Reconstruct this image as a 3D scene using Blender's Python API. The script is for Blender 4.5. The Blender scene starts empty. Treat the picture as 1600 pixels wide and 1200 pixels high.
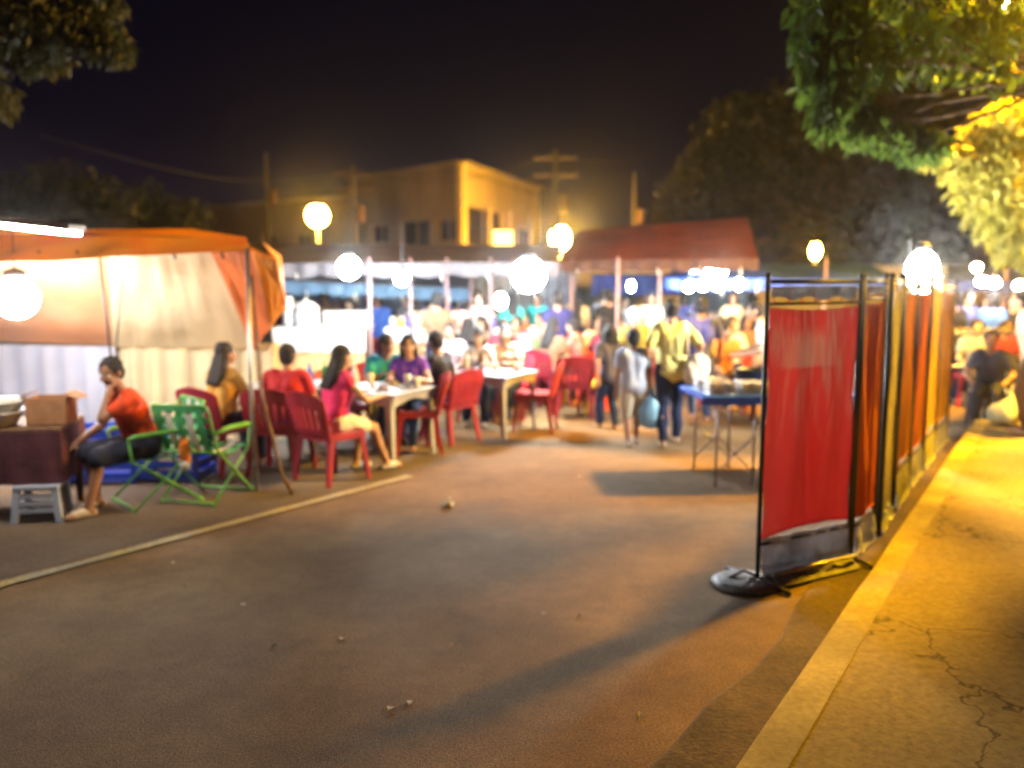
import bpy, math, random, bmesh
from mathutils import Vector as V, Matrix as M, noise
R = math.radians
random.seed(7)
scene = bpy.context.scene
COL = scene.collection
# ------------------------------------------------------------------ camera calibration (H = eye height, horizon row 435)
H, F, PITCH = 1.85, 1330.0, math.atan(165/1330)
FW = V((0, math.cos(PITCH), -math.sin(PITCH))); UP = V((0, math.sin(PITCH), math.cos(PITCH)))
def ray(u, v): return FW + V((1,0,0))*((u-800)/F) + UP*((600-v)/F)
def G(u, v, z=0.0):
    r = ray(u, v); t = (z-H)/r.z; return V((0,0,H)) + r*t
def D(u, v, y):
    r = ray(u, v); return V((0,0,H)) + r*(y/r.y)
# ------------------------------------------------------------------ materials
MATS = {}
def mat(name, c, rough=0.7, var=0.15, scale=6.0, bump=0.0, bscale=40.0, metal=0.0, trans=0.0, stretch=(1,1,1), c2=None, spec=0.4):
    if name in MATS: return MATS[name]
    m = bpy.data.materials.new(name); m.use_nodes = True
    nt = m.node_tree; N = nt.nodes; L = nt.links; N.clear()
    out = N.new('ShaderNodeOutputMaterial'); b = N.new('ShaderNodeBsdfPrincipled')
    tc = N.new('ShaderNodeTexCoord'); mp = N.new('ShaderNodeMapping'); mp.inputs['Scale'].default_value = stretch
    L.new(tc.outputs['Object'], mp.inputs['Vector'])
    nz = N.new('ShaderNodeTexNoise'); nz.inputs['Scale'].default_value = scale; nz.inputs['Detail'].default_value = 5
    L.new(mp.outputs['Vector'], nz.inputs['Vector'])
    mx = N.new('ShaderNodeMix'); mx.data_type = 'RGBA'
    a = tuple(max(0, x*(1-var)) for x in c[:3]); d = tuple(min(1, x*(1+var)) for x in c[:3])
    if c2: a, d = tuple(c), tuple(c2)
    mx.inputs['A'].default_value = (*a, 1); mx.inputs['B'].default_value = (*d, 1)
    mr = N.new('ShaderNodeMapRange'); mr.inputs['From Min'].default_value = .35; mr.inputs['From Max'].default_value = .65
    L.new(nz.outputs['Fac'], mr.inputs['Value']); L.new(mr.outputs['Result'], mx.inputs['Factor'])
    L.new(mx.outputs['Result'], b.inputs['Base Color'])
    b.inputs['Roughness'].default_value = rough; b.inputs['Metallic'].default_value = metal
    b.inputs['Specular IOR Level'].default_value = spec
    if bump:
        n2 = N.new('ShaderNodeTexNoise'); n2.inputs['Scale'].default_value = bscale; n2.inputs['Detail'].default_value = 4
        L.new(mp.outputs['Vector'], n2.inputs['Vector'])
        bp = N.new('ShaderNodeBump'); bp.inputs['Strength'].default_value = bump; bp.inputs['Distance'].default_value = 0.02
        L.new(n2.outputs['Fac'], bp.inputs['Height']); L.new(bp.outputs['Normal'], b.inputs['Normal'])
    sh = b.outputs[0]
    if trans:
        t = N.new('ShaderNodeBsdfTranslucent'); L.new(mx.outputs['Result'], t.inputs['Color'])
        ms = N.new('ShaderNodeMixShader'); ms.inputs[0].default_value = trans
        L.new(sh, ms.inputs[1]); L.new(t.outputs[0], ms.inputs[2]); sh = ms.outputs[0]
    L.new(sh, out.inputs['Surface'])
    MATS[name] = m; return m
def emit(name, c, s):
    if name in MATS: return MATS[name]
    m = bpy.data.materials.new(name); m.use_nodes = True; N = m.node_tree.nodes; N.clear()
    o = N.new('ShaderNodeOutputMaterial'); e = N.new('ShaderNodeEmission')
    e.inputs[0].default_value = (*c, 1); e.inputs[1].default_value = s
    m.node_tree.links.new(e.outputs[0], o.inputs[0]); MATS[name] = m; return m
# ------------------------------------------------------------------ objects
def tag(o, label=None, cat=None, group=None, kind=None):
    if label: o['label'] = label
    if cat: o['category'] = cat
    if group: o['group'] = group
    if kind: o['kind'] = kind
    return o
def thing(name, label, cat, loc=(0,0,0), rz=0.0, group=None):
    o = bpy.data.objects.new(name, None); COL.objects.link(o); o.empty_display_size = .1
    o.location = loc; o.rotation_euler = (0,0,rz); return tag(o, label, cat, group)
def link(name, me, m, parent=None, world=False):
    o = bpy.data.objects.new(name, me); COL.objects.link(o)
    if m is not None: me.materials.clear(); me.materials.append(m)
    if parent is not None:
        o.parent = parent
        if world and parent.type == 'EMPTY': o.matrix_parent_inverse = parent.matrix_basis.inverted()
    return o
def copy_tree(o, parent=None):
    c = o.copy(); COL.objects.link(c)
    if parent is not None: c.parent = parent
    for ch in list(o.children): copy_tree(ch, c)
    return c
class MB:
    def __init__(s): s.v = []; s.f = []
    def add(s, vs, fs):
        n = len(s.v); s.v += [tuple(x) for x in vs]; s.f += [tuple(i+n for i in f) for f in fs]
    def box(s, c, size, rz=0, rx=0, ry=0):
        m = M.Translation(V(c)) @ M.Rotation(rz,4,'Z') @ M.Rotation(ry,4,'Y') @ M.Rotation(rx,4,'X')
        x,y,z = [q/2 for q in size]
        # chamfered box
        b = min(x,y,z)*0.18
        vs=[];fs=[]
        for sx in (-1,1):
            for sy in (-1,1):
                for sz in (-1,1):
                    vs += [m@V((sx*x,sy*(y-b),sz*(z-b))), m@V((sx*(x-b),sy*y,sz*(z-b))), m@V((sx*(x-b),sy*(y-b),sz*z))]
        bm = bmesh.new()
        for q in vs: bm.verts.new(q)
        r = bmesh.ops.convex_hull(bm, input=bm.verts[:])
        bm.verts.ensure_lookup_table(); bm.verts.index_update()
        s.add([q.co for q in bm.verts], [[q.index for q in f.verts] for f in bm.faces]); bm.free()
        return s
    def tube(s, pts, r, seg=8, cap=True):
        pts = [V(p) for p in pts]; rs = r if isinstance(r,(list,tuple)) else [r]*len(pts)
        rings=[]
        up0 = None
        for i,p in enumerate(pts):
            if i==0: t = pts[1]-p
            elif i==len(pts)-1: t = p-pts[i-1]
            else: t = (pts[i+1]-pts[i-1])
            t.normalize()
            if up0 is None: up0 = V((0,0,1)) if abs(t.z)<.9 else V((1,0,0))
            a = t.cross(up0)
            if a.length < 1e-4: a = t.orthogonal()
            a.normalize(); b = a.cross(t); up0 = b
            rings.append([p + (a*math.cos(k*2*math.pi/seg)+b*math.sin(k*2*math.pi/seg))*rs[i] for k in range(seg)])
        vs = [q for rg in rings for q in rg]; fs=[]
        for i in range(len(pts)-1):
            for k in range(seg):
                k2=(k+1)%seg; fs.append((i*seg+k, i*seg+k2, (i+1)*seg+k2, (i+1)*seg+k))
        if cap: fs.append(tuple(reversed(range(seg)))); fs.append(tuple((len(pts)-1)*seg+k for k in range(seg)))
        s.add(vs, fs); return s
    def bar(s, a, b, w1, w2, e1=None, e2=None, side=None):
        """tapered rectangular beam; w=(width,depth) at a, e at b"""
        a,b=V(a),V(b); t=(b-a).normalized(); sd = V(side) if side else (V((1,0,0)) if abs(t.x)<.9 else V((0,1,0)))
        y = t.cross(sd).normalized(); x = y.cross(t).normalized()
        e1 = e1 or w1; e2 = e2 or w2
        vs=[]
        for p,w,d in ((a,w1,w2),(b,e1,e2)):
            for sx,sy in ((-1,-1),(1,-1),(1,1),(-1,1)): vs.append(p+x*sx*w/2+y*sy*d/2)
        s.add(vs, [(3,2,1,0),(4,5,6,7),(0,1,5,4),(1,2,6,5),(2,3,7,6),(3,0,4,7)]); return s
    def sphere(s, c, r, seg=12, rings=8, m=None):
        r = V(r) if isinstance(r,(tuple,list,V)) else V((r,r,r)); c=V(c); vs=[]; fs=[]
        vs.append(V((0,0,1)))
        for i in range(1,rings):
            th=math.pi*i/rings
            for k in range(seg):
                ph=2*math.pi*k/seg; vs.append(V((math.sin(th)*math.cos(ph), math.sin(th)*math.sin(ph), math.cos(th))))
        vs.append(V((0,0,-1)))
        for k in range(seg): fs.append((0,1+k,1+(k+1)%seg))
        for i in range(rings-2):
            for k in range(seg): a=1+i*seg; fs.append((a+k,a+seg+k,a+seg+(k+1)%seg,a+(k+1)%seg))
        l=len(vs)-1; a=1+(rings-2)*seg
        for k in range(seg): fs.append((l,a+(k+1)%seg,a+k))
        out=[]
        for q in vs:
            q=V((q.x*r.x,q.y*r.y,q.z*r.z))
            if m is not None: q = m@q
            out.append(q+c)
        s.add(out,fs); return s
    def cap(s, a, ra, b, rb, seg=12):
        s.sphere(a,ra,seg,8); s.sphere(b,rb,seg,8); s.tube([a,b],[ra,rb],seg); return s
    def lathe(s, prof, c=(0,0,0), seg=16):
        c=V(c); vs=[]; fs=[]
        for r,z in prof:
            for k in range(seg): vs.append(c+V((r*math.cos(k*2*math.pi/seg), r*math.sin(k*2*math.pi/seg), z)))
        for i in range(len(prof)-1):
            for k in range(seg): k2=(k+1)%seg; fs.append((i*seg+k,i*seg+k2,(i+1)*seg+k2,(i+1)*seg+k))
        fs.append(tuple(reversed(range(seg)))); fs.append(tuple((len(prof)-1)*seg+k for k in range(seg)))
        s.add(vs,fs); return s
    def grid(s, fn, nu, nv, thick=0.0):
        vs=[V(fn(i/nu,j/nv)) for j in range(nv+1) for i in range(nu+1)]
        fs=[(j*(nu+1)+i, j*(nu+1)+i+1, (j+1)*(nu+1)+i+1, (j+1)*(nu+1)+i) for j in range(nv) for i in range(nu)]
        if thick:
            nn=len(vs); nor=[V((0,0,0)) for _ in vs]
            for f in fs:
                n=(vs[f[1]]-vs[f[0]]).cross(vs[f[3]]-vs[f[0]])
                for i in f: nor[i]+=n
            vs2=[p+ (n.normalized() if n.length>0 else V((0,0,1)))*thick for p,n in zip(vs,nor)]
            fs2=[tuple(i+nn for i in reversed(f)) for f in fs]
            bd=[i for i in range(nu+1)]+[j*(nu+1)+nu for j in range(1,nv+1)]+[nv*(nu+1)+i for i in range(nu-1,-1,-1)]+[j*(nu+1) for j in range(nv-1,0,-1)]
            rim=[(bd[k],bd[k]+nn,bd[(k+1)%len(bd)]+nn,bd[(k+1)%len(bd)]) for k in range(len(bd))]
            # outward: thick along normal, so base faces flip
            s.add(vs+vs2, [tuple(reversed(f)) for f in fs]+[tuple(reversed(f)) for f in fs2]+rim)
        else: s.add(vs,fs)
        return s
    def mesh(s, name, smooth=False):
        me=bpy.data.meshes.new(name); me.from_pydata(s.v,[],s.f); me.update()
        if smooth: me.polygons.foreach_set('use_smooth',[True]*len(me.polygons))
        return me
    def build(s, name, m, parent=None, smooth=False, world=False):
        return link(name, s.mesh(name,smooth), m, parent, world)
    def remesh(s, name, voxel, m, parent, world=False, wob=0.0, wf=14.0, smooth=2, seed=0):
        tmp = bpy.data.objects.new('tmp', s.mesh('tmp')); COL.objects.link(tmp)
        md = tmp.modifiers.new('r','REMESH'); md.mode='VOXEL'; md.voxel_size=voxel; md.use_smooth_shade=True
        if smooth: q=tmp.modifiers.new('s','SMOOTH'); q.iterations=smooth; q.factor=.5
        dg=bpy.context.evaluated_depsgraph_get(); ev=tmp.evaluated_get(dg)
        me=bpy.data.meshes.new_from_object(ev); bpy.data.objects.remove(tmp)
        if wob:
            off=V((seed*3.1,seed*1.7,0))
            ns=[v.normal.copy() for v in me.vertices]
            for v,n in zip(me.vertices,ns): v.co += n*wob*noise.noise(V((v.co.x*wf,v.co.y*wf,v.co.z*wf*.6))+off)
        me.polygons.foreach_set('use_smooth',[True]*len(me.polygons)); me.name=name
        return link(name, me, m, parent, world)
def struct(o): o['kind']='structure'; return o
# ------------------------------------------------------------------ common materials
asphalt = mat('asphalt',(.120,.067,.022),.85,0,c2=(.180,.106,.040),scale=1.3,bump=.4,bscale=150,spec=.3)
# ---- richer asphalt: grit and stains
def rich(m, grit_scale, amount, dark=(.3,.3,.3), crack=False):
    nt=m.node_tree; N=nt.nodes; L=nt.links
    b=[n for n in N if n.type=='BSDF_PRINCIPLED'][0]; src=b.inputs['Base Color'].links[0].from_socket
    tc=[n for n in N if n.type=='TEX_COORD'][0]
    n=N.new('ShaderNodeTexNoise'); n.inputs['Scale'].default_value=grit_scale; n.inputs['Detail'].default_value=8; n.inputs['Roughness'].default_value=.75
    L.new(tc.outputs['Object'],n.inputs['Vector'])
    r=N.new('ShaderNodeMapRange'); r.inputs['From Min'].default_value=.3; r.inputs['From Max'].default_value=.7
    r.inputs['To Min'].default_value=1-amount; r.inputs['To Max'].default_value=1+amount
    L.new(n.outputs['Fac'],r.inputs['Value'])
    mu=N.new('ShaderNodeVectorMath'); mu.operation='SCALE'; L.new(src,mu.inputs[0]); L.new(r.outputs['Result'],mu.inputs['Scale'])
    o=mu.outputs[0]
    if crack:
        vo=N.new('ShaderNodeTexVoronoi'); vo.feature='DISTANCE_TO_EDGE'; vo.inputs['Scale'].default_value=.9
        nn=N.new('ShaderNodeTexNoise'); nn.inputs['Scale'].default_value=3; nn.inputs['Detail'].default_value=6
        L.new(tc.outputs['Object'],nn.inputs['Vector'])
        ad=N.new('ShaderNodeVectorMath'); ad.operation='MULTIPLY_ADD'; L.new(nn.outputs['Color'],ad.inputs[0]); ad.inputs[1].default_value=(.7,.7,.7); L.new(tc.outputs['Object'],ad.inputs[2])
        L.new(ad.outputs[0],vo.inputs['Vector'])
        r2=N.new('ShaderNodeMapRange'); r2.inputs['From Min'].default_value=0; r2.inputs['From Max'].default_value=.012; r2.inputs['To Min'].default_value=.35; r2.inputs['To Max'].default_value=1
        L.new(vo.outputs['Distance'],r2.inputs['Value'])
        m2=N.new('ShaderNodeVectorMath'); m2.operation='SCALE'; L.new(o,m2.inputs[0]); L.new(r2.outputs['Result'],m2.inputs['Scale']); o=m2.outputs[0]
    L.new(o,b.inputs['Base Color'])
rich(asphalt, 85, .8)
rich(asphalt, 7, .22)
concrete = mat('pavement_concrete',(.24,.18,.075),.9,0,c2=(.36,.275,.11),scale=.9,bump=.18,bscale=120,spec=.2); rich(concrete,25,.35,crack=True)
kerbm = mat('kerb_concrete',(.30,.24,.10),.85,0,c2=(.48,.39,.17),scale=3,bump=.2,bscale=90,spec=.2); rich(kerbm,30,.25)
dirt = mat('packed_ground',(.085,.062,.045),.95,0,c2=(.13,.10,.075),scale=1.5,bump=.5,bscale=60); rich(dirt,40,.4)
paintm = mat('worn_road_paint',(.30,.27,.2),.8,0,c2=(.42,.33,.12),scale=4,bump=.3,bscale=80); rich(paintm,30,.5)
black = mat('black_metal',(.015,.015,.016),.45,.2)
steel = mat('grey_steel',(.35,.35,.36),.4,.15,metal=.6,scale=20)
wood = mat('brown_wood',(.13,.07,.035),.7,.35,stretch=(1,1,.15),scale=20,bump=.2)
white_pl = mat('white_plastic',(.6,.6,.58),.4,.08)
grey_pl = mat('grey_white_plastic',(.28,.30,.36),.45,.12,scale=4)
maroon = mat('maroon_plastic',(.26,.018,.03),.38,.15,scale=3)
redpl = mat('orange_red_plastic',(.42,.035,.02),.38,.15,scale=3)
yellowpl = mat('yellow_plastic',(.75,.45,.03),.4,.1)
bluepl = mat('blue_plastic',(.02,.06,.45),.4,.15)
skin = mat('brown_skin',(.30,.15,.085),.55,.12,scale=8,bump=.1,bscale=60)
skin2 = mat('light_brown_skin',(.42,.25,.16),.55,.1,scale=8)
hairm = mat('black_hair',(.010,.008,.008),.75,.3,scale=60,bump=.6,bscale=120,stretch=(1,1,.15))
def cloth(name,c,trans=0.0,var=.14): return mat('cloth_'+name,c,.85,var,scale=7,bump=.35,bscale=22,spec=.2,trans=trans)
denim = cloth('navy_denim',(.018,.03,.075))
eyew = mat('eye_white',(.7,.68,.65),.3,.02); eyed = mat('dark_iris',(.02,.012,.01),.2,.02); lipm = mat('lips',(.28,.09,.07),.5,.1)
rubber = mat('pale_rubber',(.45,.38,.30),.7,.1)
# ================================================================== GROUND
# road sheet with a gentle crown, to the horizon
b=MB()
def roadf(i,j):
    x=-60+120*i; y=-6+130*j
    return (x,y,0)
b.grid(roadf,60,65); o=b.build('road',asphalt); struct(o)
# kerb line: parallel to the row of screens
def kx(y): return 1.02+.652*(y-3.2)
KD = V((.652,1,0)).normalized(); KN = V((KD.y,-KD.x,0))
b=MB(); segs=0
y=-2.0
random.seed(3)
def strip(b, off0, off1, z0, z1, n=60, y0=-3, y1=42, jitter=0.0, close=True):
    prev=None
    for k in range(n+1):
        y=y0+(y1-y0)*k/n; p=V((kx(y),y,0))
        j=jitter*noise.noise(V((y*2.3,off0,0)))
        a=p+KN*(off0+j); c=p+KN*off1
        ring=[V((a.x,a.y,z0)),V((a.x+KN.x*.015,a.y+KN.y*.015,z1)),V((c.x,c.y,z1)),V((c.x,c.y,z0))]
        if prev: b.add(prev+ring,[(0,4,5,1),(1,5,6,2),(2,6,7,3)])
        prev=ring
strip(b,0,.17,-.02,.13,n=90,jitter=.012)
o=b.build('kerb',kerbm); struct(o)
b=MB()
def pavf(i,j):
    y=-3+90*j; p=V((kx(y),y,0))+KN*(.17+i*30); return (p.x,p.y,.128+.006*noise.noise(V((p.x*1.3,p.y*1.3,0))))
b.grid(pavf,60,120); o=b.build('pavement',concrete); struct(o)
gut=mat('gutter_dirt',(.055,.034,.014),.95,0,c2=(.12,.078,.032),scale=2.2,bump=.4,bscale=50); rich(gut,30,.5)
b=MB(); strip(b,-.30,.01,.001,.007,n=120,jitter=.10); o=b.build('gutter',gut); struct(o)
# left dining ground + worn line
b=MB()
L0=G(-260,985); L1=G(640,745); LD=(L1-L0).normalized(); LN=V((-LD.y,LD.x,0))
def leftf(i,j):
    p=L0-LD*3+LD*(j*9.5)+LN*(.10+i*14); return (p.x,p.y,.004)
b.grid(leftf,20,20); o=b.build('dining_ground',dirt); struct(o)
b=MB()
n=60
for k in range(n):
    a=L0-LD*.5+LD*((L1-L0).length+.5)*k/n; c=L0-LD*.5+LD*((L1-L0).length+.5)*(k+1)/n
    w=.045+.02*noise.noise(a*3); w2=.045+.02*noise.noise(c*3)
    b.add([a-LN*w+V((0,0,.012)),c-LN*w2+V((0,0,.012)),c+LN*w2+V((0,0,.012)),a+LN*w+V((0,0,.012))],[(0,1,2,3)])
o=b.build('road_marking',paintm); struct(o)
# ================================================================== PEOPLE
def ik(a,b,l1,l2,pole):
    d=b-a; L=d.length
    if L>l1+l2-.005: b=a+d*((l1+l2-.005)/L); d=b-a; L=d.length
    if L<.08: L=.08
    x=(l1*l1-l2*l2+L*L)/(2*L); h=math.sqrt(max(0,l1*l1-x*x)); u=d.normalized()
    p=V(pole); p=(p-u*p.dot(u)); p=p.normalized() if p.length>1e-4 else u.orthogonal()
    return a+u*x+p*h, b
def person(label, x, y, heading, h=1.6, pose='stand', shirt=None, pants=None, hair='short', sk=None, voxel=.02, face=False,
           hands=None, feet=None, lean=None, yaw=0, nod=0, sleeve=.55, leg=1.0, group='people at the night market', z0=0.0, wide=1.0,
           shoes=None, seed=0, cap_m=None, pelvis_z=None, woman=False, dress=False, roll=0, poles=(None,None), long_sleeve=False):
    sk=sk or skin; s=h/1.66
    t=thing('person',label,'person',(x,y,z0),R(heading),group)
    sit=pose=='sit'
    P=V((0,0,(pelvis_z if pelvis_z else (.53 if sit else .90*s))))
    if lean is None: lean=8 if sit else 3
    ln=R(lean); rl=R(roll)
    U=V((math.sin(rl),math.sin(ln),math.cos(ln))).normalized(); X=V((1,0,0))
    sw=.155 if woman else .172
    waist=P+U*.16*s; chest=P+U*.32*s; nb=P+U*.475*s; head=nb+(U*.155+V((0,.02,.02)))*s
    sh=[P+U*.425*s-X*sw*s*wide, P+U*.425*s+X*sw*s*wide]
    if feet is None:
        feet=[V((-.12,.42,.07)),V((.12,.40,.07))] if sit else [V((-.09,-.02,.07)),V((.09,.02,.07))]
        if pose=='walk': feet=[V((-.07,.22,.08)),V((.08,-.26,.12))]
    else: feet=[V(q) for q in feet]
    if hands is None:
        hands=[V((-.20,.34,.62)),V((.20,.36,.62))] if sit else [V((-.25*s,.04,.80*s)),V((.25*s,.06,.80*s))]
        if pose=='walk': hands=[V((-.25*s,-.12,.84*s)),V((.25*s,.16,.86*s))]
    else: hands=[V(q) for q in hands]
    hip=[P-X*.085*s-U*.02, P+X*.085*s-U*.02]
    knees=[];ank=[];elb=[];wr=[]
    for i in (0,1):
        k,a=ik(hip[i],feet[i],.42*s,.41*s,(0,1,.35) if not sit else (0,.6,1)); knees.append(k); ank.append(a)
        e,w=ik(sh[i],hands[i],.275*s,.245*s,poles[i] or ((-1 if i==0 else 1)*.5,-.7,-.5)); elb.append(e); wr.append(w)
    seg=10 if voxel>.012 else 14
    B=MB()
    def torso(B,g,hem=0):
        B.cap(P-X*.055*s,(.105)*s+g,P+X*.055*s,(.105)*s+g,seg)
        for q in (-1,1):
            B.cap(P+X*.05*s*q,.10*s+g,waist+X*.045*s*q,.093*s+g,seg)
            B.cap(waist+X*.045*s*q,.093*s+g,chest+X*.062*s*q,.108*s+g,seg)
            B.cap(chest+X*.062*s*q,.105*s+g,sh[0 if q<0 else 1]*.72+nb*.28,.062*s+g,seg)
        B.cap(sh[0],.052*s+g,sh[1],.052*s+g,seg)
        if woman:
            for q in (-1,1): B.sphere(chest+X*.065*s*q+V((0,.075*s,.0)),.062*s+g,seg,8)
    torso(B,0)
    # neck + head
    hm=M.Rotation(R(yaw),3,'Z')@M.Rotation(R(-nod),3,'X')
    B.cap(nb-U*.03*s,.06*s,nb+(head-nb)*.6,.05*s,seg)
    hs=s**.45
    def hp(a,b_,c): return head+hm@V((a*hs,b_*hs,c*hs))
    B.sphere(hp(0,-.01,.025),(.077*hs,.094*hs,.096*hs),16,12,hm)
    B.sphere(hp(0,.018,-.035),(.060*hs,.070*hs,.078*hs),14,10,hm)
    if voxel<=.014:
        B.cap(hp(0,.086,.012),.011,hp(0,.100,-.022),.016,8)
        for q in (-1,1):
            B.sphere(hp(.078*q,0,-.005),(.012,.022,.032),8,6,hm)
            B.sphere(hp(.036*q,.075,-.028),(.022,.02,.02),8,6,hm)
        B.sphere(hp(0,.078,-.080),(.022,.02,.018),8,6,hm)
    # limbs
    for i in (0,1):
        sgn=-1 if i==0 else 1
        B.cap(sh[i],.050*s,elb[i],.037*s,seg); B.cap(elb[i],.038*s,wr[i],.026*s,seg)
        B.cap(hip[i],.092*s,knees[i],.056*s,seg)
        mid=knees[i]*.65+ank[i]*.35+V((0,-.012,0))
        B.cap(knees[i],.053*s,mid,.05*s,seg); B.cap(mid,.05*s,ank[i],.034*s,seg)
        # foot
        fd=V((0,1,0)); a=ank[i]
        lift=max(0,a.z-.075)
        tilt=V((0,1,-min(.9,lift*3))).normalized()
        B.cap(a,.036*s,a-V((0,.03*s,.035*s)),.032*s,seg)
        B.cap(a+V((0,0,-.03*s)),.034*s,a+tilt*.13*s+V((0,0,-.042*s)),.028*s,seg)
        B.cap(a+tilt*.13*s+V((sgn*.012,0,-.042*s)),.028*s,a+tilt*.17*s+V((sgn*.014,0,-.046*s)),.020*s,seg)
        # hand
        d=(wr[i]-elb[i]).normalized(); side=d.cross(V((0,0,1)))
        side = side.normalized() if side.length>.1 else V((1,0,0))
        nrm=side.cross(d)
        hmtx=M((side,d,nrm)).transposed()
        pc=wr[i]+d*.045*s
        fr=max(.0085,voxel*.62)
        B.sphere(pc,(.038*s,.052*s,.018*s+voxel*.2),10,8,hmtx)
        for k,(o_,l_) in enumerate(((-.028,.058),(-.010,.072),(.010,.068),(.027,.052))):
            p0=pc+side*o_*s*1.05+d*.035*s; p1=p0+(d-nrm*.25*(1)).normalized()*l_*s*.55; p2=p1+(d-nrm*.8).normalized()*l_*s*.45
            B.cap(p0,fr,p1,fr*.95,7); B.cap(p1,fr*.95,p2,fr*.82,7)
        p0=pc-side*.028*s*sgn-d*.015*s; p1=p0+(d*.6-side*.75*sgn-nrm*.2).normalized()*.04*s
        B.cap(p0,fr*1.2,p1,fr,7); B.cap(p1,fr,p1+(d-side*.2*sgn-nrm*.3).normalized()*.028*s,fr*.85,7)
    body=B.remesh('body',voxel,sk,t)
    # clothing
    if shirt:
        B=MB(); g=.017+ (voxel*.3); torso(B,g)
        f=1.0 if long_sleeve else sleeve
        for i in (0,1):
            e=sh[i].lerp(elb[i],min(1,f)) if not long_sleeve else elb[i]
            B.cap(sh[i],.058*s+g*.6,e,.053*s+g*.5,seg)
            if long_sleeve: B.cap(elb[i],.045*s+g*.5,elb[i].lerp(wr[i],.93),.034*s+g*.4,seg)
        if not sit: B.cap(P-X*.05*s-U*.04*s,.115*s+g,P+X*.05*s-U*.04*s,.115*s+g,seg)
        if dress:
            for q in (-1,1): B.cap(P+X*.06*q*s,.12*s+g,P+X*.07*q*s-V((0,0,.30*s)),.12*s+g,seg)
        B.remesh('shirt',max(voxel,.012),shirt,t,wob=.013,wf=10,seed=seed+1,smooth=3)
    if pants:
        B=MB(); g=.012+voxel*.2
        B.cap(P-X*.06*s-U*.02,.112*s+g*.7,P+X*.06*s-U*.02,.112*s+g*.7,seg)
        for i in (0,1):
            if leg>=1:
                B.cap(hip[i],.097*s+g,knees[i],.06*s+g,seg); B.cap(knees[i],.06*s+g,ank[i].lerp(knees[i],.06),.042*s+g,seg)
            else:
                e=hip[i].lerp(knees[i],min(1,leg*1.25)); B.cap(hip[i],.099*s+g,e,.075*s+g,seg)
        B.remesh('trousers' if leg>=1 else 'shorts',max(voxel,.012),pants,t,wob=.014,wf=12,seed=seed+5,smooth=3)
    if hair!='none':
        B=MB()
        B.sphere(hp(0,-.020,.036),(.088*hs,.098*hs,.098*hs),16,12,hm)
        B.sphere(hp(0,-.045,-.012),(.080*hs,.068*hs,.085*hs),14,10,hm)
        if hair=='long':
            for q in (-1,0,1):
                B.cap(hp(.045*q,-.05,-.02),.055*hs,nb+V((.06*q,-.085,-.02))*s,.050,10)
                B.cap(nb+V((.06*q,-.085,-.02))*s,.050,chest+V((.055*q,-.135,.05))*s,.034,10)
        if hair=='bob':
            for q in (-1,0,1): B.cap(hp(.06*q,-.035,0),.048*hs,hp(.07*q,-.045,-.12),.040,10)
        if hair=='bun': B.sphere(hp(0,-.12,.04),.045,12,8)
        if hair=='cap':
            B.sphere(hp(0,-.005,.055),(.094*hs,.105*hs,.078*hs),14,10,hm); B.sphere(hp(0,.10,.05),(.06,.05,.012),12,8,hm)
        nm='cap' if hair=='cap' else 'hair'
        B.remesh(nm,min(voxel,.014),cap_m or hairm,t,wob=.010,wf=45,seed=seed,smooth=1)
    if face:
        for q in (-1,1):
            e=MB().sphere(hp(.031*q,.076,.005),.0125,10,8).build('eye',eyew,t,smooth=True)
            MB().sphere(hp(.031*q,.086,.004),(.007,.0045,.007),8,6,hm).build('iris',eyed,e,smooth=True)
            MB().cap(hp(.018*q,.088,.026),.004,hp(.045*q,.078,.029),.003,6).build('eyebrow',hairm,t,smooth=True)
        MB().sphere(hp(0,.083,-.052),(.024,.012,.008),12,8,hm).build('mouth',lipm,t,smooth=True)
    if shoes:
        for i in (0,1):
            a=ank[i]; lift=max(0,a.z-.075); tilt=V((0,1,-min(.9,lift*3))).normalized()
            B=MB(); B.cap(a-V((0,.045*s,.042*s)),.028,a+tilt*.16*s+V((0,0,-.048*s)),.028,10)
            B.cap(a+V((0,.02,-.03*s)),.038*s,a+tilt*.12*s+V((0,0,-.035*s)),.036*s,10)
            B.remesh('shoe',.011,shoes,t,smooth=1)
    return t
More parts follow.
